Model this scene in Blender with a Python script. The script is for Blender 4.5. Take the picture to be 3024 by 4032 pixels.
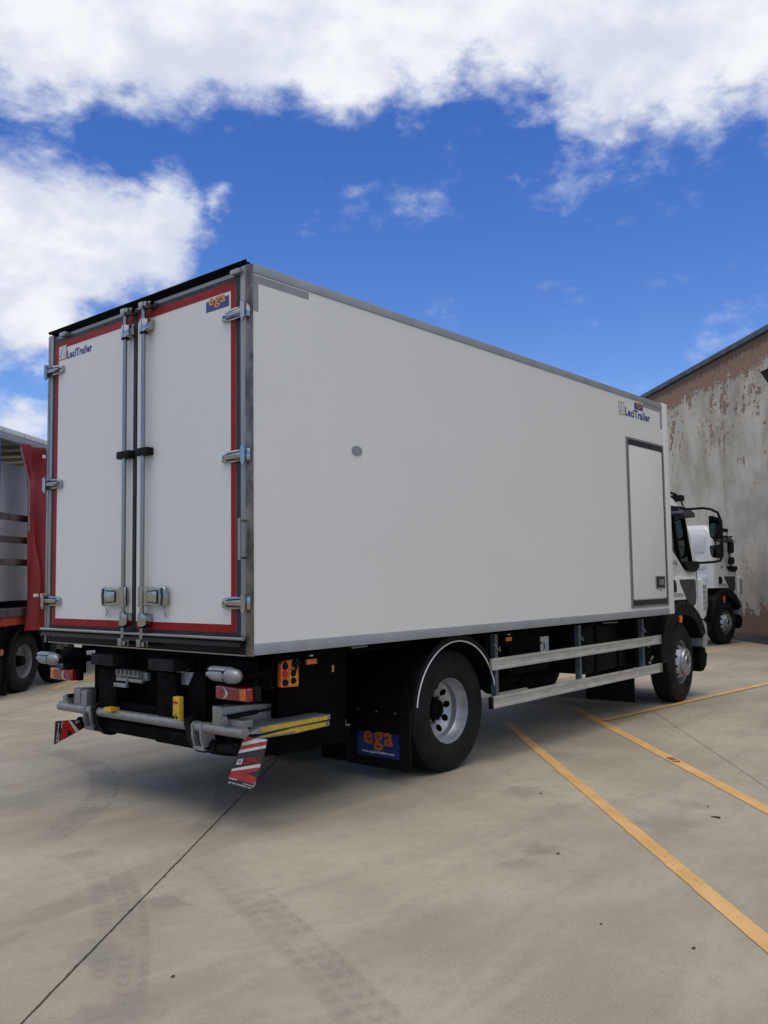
import bpy, bmesh, math, random
from mathutils import Vector, Matrix
random.seed(7)
R = math.radians
for o in list(bpy.data.objects):
    bpy.data.objects.remove(o, do_unlink=True)
S = bpy.context.scene
COL = S.collection

# ------------------------------------------------------------------ camera
cd = bpy.data.cameras.new('camera')
cam = bpy.data.objects.new('camera', cd)
COL.objects.link(cam)
YAW, PIT, ROL = 0.7060, 0.0750, -0.0140
fw = Vector((math.cos(PIT)*math.cos(YAW), math.cos(PIT)*math.sin(YAW), math.sin(PIT)))
rt = Vector((math.sin(YAW), -math.cos(YAW), 0))
up = rt.cross(fw)
c_, s_ = math.cos(ROL), math.sin(ROL)
rt, up = c_*rt + s_*up, -s_*rt + c_*up
cam.matrix_world = Matrix(((rt.x, up.x, -fw.x, -3.751), (rt.y, up.y, -fw.y, -4.325), (rt.z, up.z, -fw.z, 1.632), (0, 0, 0, 1)))
cd.sensor_fit = 'HORIZONTAL'
cd.sensor_width = 36.0
cd.lens = 36.0*3461.4/3024.0
cd.clip_start = 0.05
cd.clip_end = 3000
S.camera = cam

# ------------------------------------------------------------------ sky, sun, exposure
SUN_AZ, SUN_EL = 228.0, 76.0        # direction towards the sun, degrees from +X, and elevation
W = bpy.data.worlds.new('World')
S.world = W
W.use_nodes = True
wt = W.node_tree
wt.nodes.clear()


class NT:
    """small helper for node trees"""
    def __init__(s, t): s.t = t
    def n(s, typ, **kw):
        nd = s.t.nodes.new(typ)
        for k, v in kw.items(): setattr(nd, k, v)
        return nd
    def put(s, sock, v):
        if isinstance(v, bpy.types.NodeSocket): s.t.links.new(v, sock)
        elif isinstance(v, (tuple, list)) and len(v) == 3 and sock.type == 'RGBA': sock.default_value = (*v, 1)
        else: sock.default_value = v
    def m(s, op, a, b=0.0, c=None):
        nd = s.n('ShaderNodeMath', operation=op)
        s.put(nd.inputs[0], a); s.put(nd.inputs[1], b)
        if c is not None: s.put(nd.inputs[2], c)
        return nd.outputs[0]
    def vm(s, op, a, b=(0, 0, 0), out=0):
        nd = s.n('ShaderNodeVectorMath', operation=op)
        s.put(nd.inputs[0], a)
        if op == 'SCALE': s.put(nd.inputs['Scale'], b)
        else: s.put(nd.inputs[1], b)
        return nd.outputs['Value'] if op in ('DISTANCE', 'LENGTH', 'DOT_PRODUCT') else nd.outputs[0]
    def noise(s, vec, scale, detail=4, rough=.55, dist=0.0, out='Fac'):
        nd = s.n('ShaderNodeTexNoise')
        s.put(nd.inputs['Vector'], vec); s.put(nd.inputs['Scale'], scale)
        nd.inputs['Detail'].default_value = detail; nd.inputs['Roughness'].default_value = rough
        nd.inputs['Distortion'].default_value = dist
        return nd.outputs[out]
    def mr(s, v, a, b, c=0.0, d=1.0, smooth=True):
        nd = s.n('ShaderNodeMapRange')
        if smooth: nd.interpolation_type = 'SMOOTHSTEP'
        s.put(nd.inputs['Value'], v)
        for k, x in zip(('From Min', 'From Max', 'To Min', 'To Max'), (a, b, c, d)): s.put(nd.inputs[k], x)
        return nd.outputs[0]
    def mix(s, f, a, b, mode='MIX'):
        nd = s.n('ShaderNodeMix', data_type='RGBA', blend_type=mode)
        s.put(nd.inputs[0], f); s.put(nd.inputs[6], a); s.put(nd.inputs[7], b)
        return nd.outputs[2]


w = NT(wt)
sky = w.n('ShaderNodeTexSky', sky_type='NISHITA', sun_disc=False)
sky.sun_elevation = R(SUN_EL)
sky.sun_rotation = R(90.0 - SUN_AZ)
sky.altitude = 300; sky.air_density = 1.0; sky.dust_density = 0.25; sky.ozone_density = 2.2
tc = w.n('ShaderNodeTexCoord')
d = w.vm('NORMALIZE', tc.outputs['Generated'])


def dirv(az, el):
    return (math.cos(R(el))*math.cos(R(az)), math.cos(R(el))*math.sin(R(az)), math.sin(R(el)))


# cloud banks of this day's sky: azimuth, elevation, angular radius (deg), weight
BANKS = [(70, 33.5, 8, 1), (62, 32.4, 6.5, 1), (55, 33, 6, 1), (49, 33.2, 5.8, 1), (43, 33, 6.2, 1), (37, 34.2, 5.4, 1), (31, 35.2, 6.6, 1),
         (25, 33.0, 7.2, 1), (19, 31.8, 7.2, 1), (11, 30.5, 8, 1), (3, 31, 9, 1), (27, 36.5, 10, 1.1), (45, 39, 9, 1.1), (60, 39, 9, 1.1), (12, 38, 10, 1.1), (66, 31.6, 4, .8), (63, 31.2, 4.6, 1.0), (58, 31.4, 4.6, 1.0), (53, 32.4, 4.6, 1.0),
         (64.5, 20, 6.8, 1.05), (60, 20.4, 5.6, 1.05), (57, 20.8, 4.4, .95), (62, 16.5, 5.0, 1), (70, 19, 8, 1), (54.2, 22.6, 3.2, .72), (51.3, 23.6, 1.8, .42), (54.5, 19.5, 2.2, .5), (67, 15, 5, 1),
         (41.6, 24.5, 1.8, .12), (40.4, 25.2, 1.5, .12), (37.2, 25.4, 1.5, .02), (37.0, 23.2, 1.5, .06), (39, 23.3, 1.2, .0), (30.2, 23.3, 1.5, .09), (28.7, 23.8, 1.2, .07), (29.4, 18.2, 1.2, .07),
         (63.6, 9.6, 2.6, .5), (24, 10.5, 2.4, .12), (60, 6.5, 3.5, .6)]
dwarp = w.n('ShaderNodeVectorMath', operation='MULTIPLY'); w.put(dwarp.inputs[0], d); dwarp.inputs[1].default_value = (1, 1, 1.6)
dw = w.vm('ADD', d, w.vm('SCALE', w.vm('SUBTRACT', w.noise(dwarp.outputs[0], 22.0, 5, .55, 0, 'Color'), (.5, .5, .5)), .05))
dens = None
for az, el, rad, wgt in BANKS:
    dist = w.vm('DISTANCE', dw, dirv(az, el))
    v = w.m('MULTIPLY', w.m('SUBTRACT', 1.0, w.m('DIVIDE', dist, R(rad))), wgt)
    dens = v if dens is None else w.m('SMOOTH_MAX', dens, v, .12)
dz = w.n('ShaderNodeSeparateXYZ'); w.put(dz.inputs[0], d)
# the rest of the sky carries the same broken clouds
flat = w.n('ShaderNodeVectorMath', operation='MULTIPLY'); w.put(flat.inputs[0], d); flat.inputs[1].default_value = (1, 1, 1.7)
warp = w.noise(flat.outputs[0], 6.0, 3, .5, 0, 'Color')
fv = w.vm('ADD', flat.outputs[0], w.vm('SCALE', w.vm('SUBTRACT', warp, (.5, .5, .5)), .05))
n1 = w.noise(fv, 9.0, 10, .6)
n2 = w.noise(fv, 28.0, 8, .6)
nbig = w.noise(flat.outputs[0], 1.7, 3, .5)
inview = w.mr(w.vm('DOT_PRODUCT', d, dirv(40, 20)), math.cos(R(44)), math.cos(R(34)))
away = w.m('MULTIPLY', w.mr(nbig, .34, .56, -.6, .85), w.m('SUBTRACT', 1.0, inview))
away = w.m('ADD', away, w.m('MULTIPLY', inview, -1.5))
away = w.m('SUBTRACT', away, w.mr(dz.outputs[2], .12, .42, .9, 0))
dens = w.m('MAXIMUM', dens, away)
rag = w.m('ADD', w.m('MULTIPLY', w.m('SUBTRACT', n1, .5), .85), w.m('MULTIPLY', w.m('SUBTRACT', n2, .5), .45))
dens = w.m('ADD', dens, rag)
cov = w.mr(dens, .05, .50)
cov = w.m('MULTIPLY', cov, w.mr(dz.outputs[2], .0, .06))
shade = w.mr(w.m('ADD', w.noise(fv, 7.0, 8, .6), w.m('MULTIPLY', dens, .22)), .46, .82, .0, 1.0)
ccol = w.mix(shade, (7.6, 8.2, 9.8), (10.7, 10.9, 11.3))
hsv = w.n('ShaderNodeHueSaturation')
hsv.inputs['Saturation'].default_value = 1.33; hsv.inputs['Value'].default_value = 1.74
hsv.inputs['Hue'].default_value = 0.519
w.put(hsv.inputs['Color'], sky.outputs[0])
low = w.n('ShaderNodeHueSaturation'); low.inputs['Saturation'].default_value = .8; low.inputs['Hue'].default_value = .56; w.put(low.inputs['Color'], sky.outputs[0])
clear = w.mix(w.mr(dz.outputs[2], .0, .14), w.mix(.6, low.outputs[0], (2.4, 3.6, 5.2)), hsv.outputs[0])
skyc = w.mix(cov, clear, ccol)
bg = w.n('ShaderNodeBackground'); w.put(bg.inputs[0], skyc); bg.inputs[1].default_value = 0.066
wo = w.n('ShaderNodeOutputWorld'); w.put(wo.inputs[0], bg.outputs[0])

sl = bpy.data.lights.new('sun', 'SUN')
sl.energy = 1.5; sl.angle = R(50); sl.color = (1.0, .92, .78)
so = bpy.data.objects.new('sun', sl); COL.objects.link(so)
so.rotation_euler = Vector(dirv(SUN_AZ, SUN_EL)).to_track_quat('Z', 'Y').to_euler()
S.view_settings.view_transform = 'Standard'
try: S.view_settings.look = 'None'
except Exception: pass
S.view_settings.exposure = 0.38; S.view_settings.gamma = 1.0; S.view_settings.use_curve_mapping = False
S.render.engine = 'CYCLES'

# ------------------------------------------------------------------ materials


def mat(name, col, rough=.5, metal=0.0, var=.12, scale=3.0, bump=0.0, bscale=60.0, coat=0.0, spec=.5, rvar=.1, col2=None, stretch=None):
    m = bpy.data.materials.new(name); m.use_nodes = True
    t = m.node_tree; t.nodes.clear(); k = NT(t)
    p = k.n('ShaderNodeBsdfPrincipled'); o = k.n('ShaderNodeOutputMaterial'); k.put(o.inputs[0], p.outputs[0])
    tcx = k.n('ShaderNodeTexCoord').outputs['Object']
    if stretch: tcx = k.vm('MULTIPLY', tcx, stretch)
    nz = k.noise(tcx, scale, 6, .6)
    c2 = col2 or tuple(x*(1-var*1.6) for x in col)
    c1 = col if col2 else tuple(min(1, x*(1+var*.6)) for x in col)
    k.put(p.inputs['Base Color'], k.mix(k.mr(nz, .3, .7), c2, c1))
    k.put(p.inputs['Roughness'], k.mr(k.noise(tcx, scale*2.7, 4), .3, .7, max(.02, rough-rvar), min(1, rough+rvar)))
    p.inputs['Metallic'].default_value = metal
    p.inputs['Specular IOR Level'].default_value = spec
    p.inputs['Coat Weight'].default_value = coat
    if bump:
        b = k.n('ShaderNodeBump'); b.inputs['Strength'].default_value = bump; b.inputs['Distance'].default_value = .004
        k.put(b.inputs['Height'], k.noise(tcx, bscale, 5, .6)); k.put(p.inputs['Normal'], b.outputs[0])
    return m


M = dict(
    white=mat('white_paint', (.675, .668, .625), .34, 0, .012, .9, .05, 1.6, 0, .35, rvar=.02),
    doorwhite=mat('door_white', (.655, .645, .605), .30, 0, .015, .8, .05, 1.6, 0, .4, rvar=.02),
    cabwhite=mat('cab_white', (.68, .675, .64), .25, 0, .01, 1.0, 0, 1, .4, rvar=.02),
    railgrey=mat('grey_rail', (.30, .32, .33), .45, .2, .08, 4.0),
    grey=mat('grey_tape', (.24, .25, .26), .5, 0, .06, 6),
    frame=mat('door_frame_steel', (.25, .265, .28), .36, .3, .06, 3, rvar=.04),
    post=mat('corner_post_steel', (.20, .175, .15), .30, .6, .4, 3.2, 0, 20, stretch=(2, 2, 1.3), rvar=.08),
    chrome=mat('chrome', (.40, .40, .395), .08, 1, .05, 5, rvar=.04),
    steel=mat('stainless_bar', (.31, .30, .28), .22, .95, .05, 4, rvar=.04),
    dsteel=mat('dark_stainless', (.006, .006, .0065), .34, 0, .15, 2, 0, 1, 0, .10, rvar=.04),
    galv=mat('galvanised_steel', (.27, .285, .30), .42, .5, .14, 14, .05, 40),
    alu=mat('aluminium', (.27, .27, .26), .40, .55, .12, 5, .05, 60, stretch=(1, 4, 4)),
    alug=mat('weathered_aluminium', (.50, .49, .45), .5, .3, .22, 7, .05, 40, stretch=(.7, 3, 3), col2=(.37, .36, .33)),
    black=mat('black_plastic', (.006, .0063, .007), .55, 0, .3, 6, .05, 90, 0, .15),
    chassis=mat('black_chassis', (.0028, .0029, .0031), .65, 0, .4, 5, .08, 60, 0, .06),
    rubber=mat('tyre_rubber', (.0105, .0105, .0105), .7, 0, .3, 5, .15, 120, 0, .22),
    gasket=mat('black_seal', (.016, .018, .022), .6, 0, .2, 8),
    red=mat('red_trim', (.26, .007, .009), .45, 0, .05, 5, spec=.2),
    flagred=mat('flag_red', (.42, .02, .022), .35, 0, .15, 9),
    flagwhite=mat('flag_white', (.62, .60, .57), .35, 0, .15, 9),
    silver=mat('wheel_silver', (.40, .41, .43), .36, .55, .15, 8),
    silverd=mat('wheel_silver_dusty', (.25, .255, .26), .5, .4, .25, 8),
    redlens=mat('red_lens', (.24, .008, .008), .18, 0, .2, 30, 0, 1, .6),
    amber=mat('amber_lens', (.75, .16, .012), .2, 0, .15, 30, 0, 1, .5),
    clear=mat('clear_lens', (.62, .55, .52), .25, 0, .1, 30),
    orange=mat('orange_plastic', (.72, .13, .02), .45, 0, .15, 12),
    yellow=mat('yellow_plastic', (.62, .38, .02), .45, 0, .15, 15),
    yellowtape=mat('yellow_tape', (.55, .36, .02), .35, 0, .12, 14),
    navy=mat('navy_print', (.015, .036, .19), .4, 0, .06, 6),
    blue=mat('blue_print', (.009, .021, .15), .35, 0, .08, 6),
    orangeprint=mat('orange_print', (.58, .23, .03), .4, 0, .06, 6),
    flaporange=mat('flap_orange_print', (.45, .12, .02), .45, 0, .06, 6),
    whiteprint=mat('white_print', (.72, .72, .72), .4, 0, .04, 6),
    darkprint=mat('dark_print', (.02, .02, .022), .45, 0, .1, 6),
    redprint=mat('red_print', (.42, .02, .02), .4, 0, .1, 6),
    logobg=mat('logo_white', (.60, .62, .65), .35, 0, .04, 6),
    gold=mat('logo_gold', (.40, .19, .04), .4, 0, .1, 6),
    steelblue=mat('post_steel', (.16, .19, .22), .45, .6, .2, 10),
    greystripe=mat('grey_stripe', (.33, .34, .34), .4),
    kerbglass=mat('kerb_window', (.018, .022, .020), .3, 0, .2, 3, 0, 1, 0, .3),
    mirrorblue=mat('mirror_housing', (.028, .030, .045), .5),
    curtain=mat('red_curtain', (.22, .010, .014), .42, 0, .12, 3, .06, 14),
    wood=mat('dark_slat', (.085, .06, .062), .6, .0, .35, 6, .1, 30),
    chred=mat('red_chassis', (.36, .035, .012), .5, 0, .25, 5),
    cargo=mat('white_liner', (.60, .61, .63), .45, 0, .08, 2),
    roofwood=mat('roof_bow', (.30, .24, .15), .6),
    coping=mat('coping_metal', (.075, .08, .09), .5, .3, .3, 2),
    lampglass=mat('lantern_glass', (.16, .18, .18), .2, 0, .1, 6),
    paper=mat('paper_label', (.55, .55, .50), .6, 0, .12, 30),
    leafm=mat('dry_leaf', (.05, .035, .022), .8, 0, .4, 40),
    weed=mat('weed', (.045, .055, .02), .7, 0, .4, 20),
    skirt=mat('wall_dirt', (.05, .045, .04), .9),
)


def glass_mat(name, tint, f):
    m = bpy.data.materials.new(name); m.use_nodes = True
    t = m.node_tree; t.nodes.clear(); k = NT(t)
    g = k.n('ShaderNodeBsdfGlossy'); g.inputs['Roughness'].default_value = .03; g.inputs['Color'].default_value = (.9, .95, .95, 1)
    tr = k.n('ShaderNodeBsdfTransparent'); tr.inputs['Color'].default_value = (*tint, 1)
    fr = k.n('ShaderNodeFresnel'); fr.inputs['IOR'].default_value = 1.5
    mx = k.n('ShaderNodeMixShader'); k.put(mx.inputs[0], k.m('ADD', fr.outputs[0], f)); k.put(mx.inputs[1], tr.outputs[0]); k.put(mx.inputs[2], g.outputs[0])
    o = k.n('ShaderNodeOutputMaterial'); k.put(o.inputs[0], mx.outputs[0])
    return m


M['glass'] = glass_mat('window_glass', (.55, .62, .60), .03)
M['mirror'] = mat('mirror_glass', (.30, .33, .35), .05, 1)


def concrete():
    m = bpy.data.materials.new('concrete_yard'); m.use_nodes = True
    t = m.node_tree; t.nodes.clear(); k = NT(t)
    p = k.n('ShaderNodeBsdfPrincipled'); o = k.n('ShaderNodeOutputMaterial'); k.put(o.inputs[0], p.outputs[0])
    P = k.n('ShaderNodeTexCoord').outputs['Object']
    base = k.mix(k.mr(k.noise(P, .55, 5, .6), .32, .68), (.226, .202, .149), (.362, .326, .248))
    # trowel sweeps and long worn streaks
    st = k.n('ShaderNodeMapping'); st.inputs['Rotation'].default_value = (0, 0, R(-36)); st.inputs['Scale'].default_value = (.35, 1.9, 1)
    k.put(st.inputs['Vector'], P)
    base = k.mix(k.m('MULTIPLY', k.mr(k.noise(st.outputs[0], 1.3, 6, .62, .6), .46, .72), .55), base, (.18, .158, .12))
    st2 = k.n('ShaderNodeMapping'); st2.inputs['Rotation'].default_value = (0, 0, R(52)); st2.inputs['Scale'].default_value = (.4, 2.2, 1)
    k.put(st2.inputs['Vector'], P)
    base = k.mix(k.m('MULTIPLY', k.mr(k.noise(st2.outputs[0], 1.1, 5, .6, .8), .52, .75), .34), base, (.43, .385, .295))
    base = k.mix(k.m('MULTIPLY', k.mr(k.noise(P, 9, 6, .7), .46, .68), .42), base, (.19, .166, .124))
    base = k.mix(k.m('MULTIPLY', k.mr(k.noise(P, 120, 3, .75), .38, .66), .50), base, (.43, .385, .295))
    base = k.mix(k.m('MULTIPLY', k.mr(k.noise(P, 38, 5, .8), .54, .68), .45), base, (.20, .18, .148))
    sp = k.n('ShaderNodeSeparateXYZ'); k.put(sp.inputs[0], P)

    def track(cx, cy, r, hw, a0, a1, amt, f, lug=True):
        nonlocal base
        dx = k.m('SUBTRACT', sp.outputs[0], cx); dy = k.m('SUBTRACT', sp.outputs[1], cy)
        rr = k.m('SQRT', k.m('ADD', k.m('MULTIPLY', dx, dx), k.m('MULTIPLY', dy, dy)))
        off = k.m('SUBTRACT', rr, r)
        band = k.mr(k.m('ABSOLUTE', off), hw*.8, hw, 1, 0)
        ang = k.m('ARCTAN2', dy, dx)
        lim = k.m('MULTIPLY', k.mr(ang, a0, a0+.12), k.mr(ang, a1-.12, a1, 1, 0))
        msk = k.m('MULTIPLY', band, lim)
        if lug:
            seg = k.m('MULTIPLY', ang, r*f)
            ribs = k.m('MULTIPLY', off, 5.0/hw)
            zig = k.m('ADD', k.m('ADD', seg, k.m('MULTIPLY', k.noise(P, 16, 4, .6), 5.0)), k.m('MULTIPLY', k.m('PINGPONG', ribs, 1.0), 1.2))
            l = k.mr(k.m('SINE', zig), -.5, .3)
            g = k.mr(k.m('SINE', k.m('MULTIPLY', off, 9.5/hw)), -.75, -.2)
            msk = k.m('MULTIPLY', msk, k.m('ADD', .55, k.m('MULTIPLY', k.m('MULTIPLY', l, g), .45)))
        msk = k.m('MULTIPLY', msk, k.mr(k.noise(P, 3.4, 7, .7), .34, .58, .15, 1))
        base = k.mix(k.m('MULTIPLY', msk, amt), base, (.17, .155, .13))
    track(-19.2, 6.2, 19.79, .135, -.62, -.27, .52, 62)
    track(-2.3, 3.74, 3.05, .13, -1.1, .15, .7, 75)
    track(-2.3, 3.74, 4.0, .10, -1.05, -.2, .5, 75, False)
    track(-6.4, 2.6, 6.0, .14, -.75, -.35, .6, 75)
    track(1.0, -9.0, 9.2, .12, 1.45, 2.05, .25, 70, False)

    def blot(x, y, rx, amt):
        nonlocal base
        ds = k.vm('DISTANCE', P, (x, y, 0))
        ds = k.m('ADD', ds, k.m('MULTIPLY', k.m('SUBTRACT', k.noise(P, 5, 7, .7, 1.0), .5), rx*3.2))
        base = k.mix(k.m('MULTIPLY', k.mr(ds, rx*.35, rx, 1, 0), amt), base, (.165, .152, .128))
    for b in ((-.98, -.46, .17, .5), (-1.55, -.74, .2, .42), (-.86, .6, .16, .4), (2.1, -.68, .22, .4), (.93, -1.55, .16, .55), (.64, -1.55, .13, .35),
              (1.9, -1.9, .25, .35), (2.5, -1.8, .2, .35), (3.45, -.25, .25, .3), (-1.75, -1.27, .25, .35), (-.45, 2.2, .4, .3), (8.5, -1.2, .6, .25)):
        blot(*b)
    k.put(p.inputs['Base Color'], base)
    k.put(p.inputs['Roughness'], k.mr(k.noise(P, 1.4, 5), .35, .65, .62, .82))
    p.inputs['Specular IOR Level'].default_value = .35
    b = k.n('ShaderNodeBump'); b.inputs['Strength'].default_value = .20; b.inputs['Distance'].default_value = .004
    k.put(b.inputs['Height'], k.m('ADD', k.noise(P, 300, 3, .7), k.m('MULTIPLY', k.noise(P, 14, 5), 1.5)))
    k.put(p.inputs['Normal'], b.outputs[0])
    return m


def line_paint():
    m = bpy.data.materials.new('yellow_line_paint'); m.use_nodes = True
    t = m.node_tree; t.nodes.clear(); k = NT(t)
    p = k.n('ShaderNodeBsdfPrincipled'); o = k.n('ShaderNodeOutputMaterial')
    P = k.n('ShaderNodeTexCoord').outputs['Object']
    c = k.mix(k.mr(k.noise(P, 3.2, 5), .3, .7), (.52, .30, .10), (.64, .385, .145))
    c = k.mix(k.m('MULTIPLY', k.mr(k.noise(P, 60, 4, .7), .5, .75), .35), c, (.52, .37, .19))
    k.put(p.inputs['Base Color'], c)
    p.inputs['Roughness'].default_value = .7
    tr = k.n('ShaderNodeBsdfTransparent')
    mx = k.n('ShaderNodeMixShader')
    worn = k.m('MULTIPLY', k.mr(k.noise(P, 42, 6, .75), .56, .70), k.mr(k.noise(P, 1.1, 3), .38, .62))
    k.put(mx.inputs[0], worn); k.put(mx.inputs[1], p.outputs[0]); k.put(mx.inputs[2], tr.outputs[0])
    k.put(o.inputs[0], mx.outputs[0])
    return m


def plaster():
    """weathered render over brick; object X runs along the wall, Z up"""
    m = bpy.data.materials.new('peeling_plaster'); m.use_nodes = True
    t = m.node_tree; t.nodes.clear(); k = NT(t)
    p = k.n('ShaderNodeBsdfPrincipled'); o = k.n('ShaderNodeOutputMaterial'); k.put(o.inputs[0], p.outputs[0])
    P = k.n('ShaderNodeTexCoord').outputs['Object']
    sp = k.n('ShaderNodeSeparateXYZ'); k.put(sp.inputs[0], P)
    sx, sz = sp.outputs[0], sp.outputs[2]
    cv = k.n('ShaderNodeCombineXYZ'); k.put(cv.inputs[0], sx); k.put(cv.inputs[1], sz)
    V = cv.outputs[0]
    br = k.n('ShaderNodeTexBrick')
    k.put(br.inputs['Vector'], V)
    br.inputs['Scale'].default_value = 1.0
    br.inputs['Brick Width'].default_value = .27; br.inputs['Row Height'].default_value = .085
    br.inputs['Mortar Size'].default_value = .010; br.inputs['Bias'].default_value = 0
    br.inputs['Color1'].default_value = (.31, .20, .135, 1); br.inputs['Color2'].default_value = (.24, .155, .108, 1)
    br.inputs['Mortar'].default_value = (.34, .22, .15, 1)
    brick = k.mix(.45, br.outputs['Color'], (.285, .185, .128))
    vs = k.n('ShaderNodeMapping'); vs.inputs['Scale'].default_value = (1.0, .32, 1); k.put(vs.inputs['Vector'], V)
    pl = k.mix(k.mr(k.noise(V, .8, 6, .62), .32, .68), (.40, .36, .288), (.62, .565, .465))
    pl = k.mix(k.m('MULTIPLY', k.mr(k.noise(vs.outputs[0], 2.2, 6, .65), .5, .72), .60), pl, (.285, .258, .21))
    pl = k.mix(k.m('MULTIPLY', k.mr(k.noise(vs.outputs[0], 1.3, 5, .6), .54, .7), .40), pl, (.56, .53, .47))
    pl = k.mix(k.m('MULTIPLY', k.mr(k.noise(V, 9, 5, .7), .55, .75), .30), pl, (.22, .19, .155))
    # brick-shaped bits of render have come off
    q = k.n('ShaderNodeVectorMath', operation='SNAP'); k.put(q.inputs[0], k.vm('ADD', V, k.vm('SCALE', k.vm('SUBTRACT', k.noise(V, 8, 4, .65, 0, 'Color'), (.5, .5, .5)), .13))); q.inputs[1].default_value = (.135, .085, 1)
    nb = k.m('ADD', k.m('MULTIPLY', k.noise(q.outputs[0], 3.1, 3, .7), .50), k.m('MULTIPLY', k.noise(vs.outputs[0], 1.9, 6, .7, .5), .62))
    th = k.m('ADD', k.mr(sz, 3.2, 7.0, 0, .085), k.m('ADD', k.mr(sz, 6.35, 7.0, 0, .20), k.mr(sz, .35, 1.15, .26, 0)))
    th = k.m('ADD', th, k.m('MULTIPLY', k.m('SUBTRACT', k.noise(V, .35, 3), .5), .14))
    q2 = k.n('ShaderNodeVectorMath', operation='SNAP'); k.put(q2.inputs[0], k.vm('ADD', V, k.vm('SCALE', k.vm('SUBTRACT', k.noise(V, 9, 3, .6, 0, 'Color'), (.5, .5, .5)), .10))); q2.inputs[1].default_value = (.09, .045, 1)
    chip = k.m('ADD', k.m('MULTIPLY', k.noise(q2.outputs[0], 4.5, 4, .75), .7), k.m('MULTIPLY', k.noise(V, .9, 4, .6), .40))
    off = k.m('MAXIMUM', k.mr(k.m('ADD', nb, th), .685, .70), k.mr(k.m('ADD', chip, k.mr(sz, 1.0, 6.5, 0, .05)), .715, .73))
    c = k.mix(off, pl, brick)
    # soot runs below the coping
    run = k.noise(vs.outputs[0], 7.5, 4, .7)
    soot = k.mr(k.m('ADD', sz, k.m('MULTIPLY', run, .55)), 7.22, 7.36)
    c = k.mix(k.m('MULTIPLY', soot, .6), c, (.035, .033, .032))
    foot = k.mr(k.m('ADD', sz, k.m('MULTIPLY', k.noise(V, 5, 4), .25)), .12, .34, 1, 0)
    c = k.mix(k.m('MULTIPLY', foot, .75), c, (.045, .04, .032))
    k.put(p.inputs['Base Color'], c); p.inputs['Roughness'].default_value = .88
    p.inputs['Specular IOR Level'].default_value = .2
    b = k.n('ShaderNodeBump'); b.inputs['Strength'].default_value = .7; b.inputs['Distance'].default_value = .02
    k.put(b.inputs['Height'], k.m('ADD', k.m('MULTIPLY', k.m('SUBTRACT', 1.0, off), 1.0), k.m('MULTIPLY', k.noise(V, 14, 5, .65), .5)))
    k.put(p.inputs['Normal'], b.outputs[0])
    return m


M['concrete'] = concrete()
M['line'] = line_paint()
M['plaster'] = plaster()

# ------------------------------------------------------------------ geometry helpers


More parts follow.
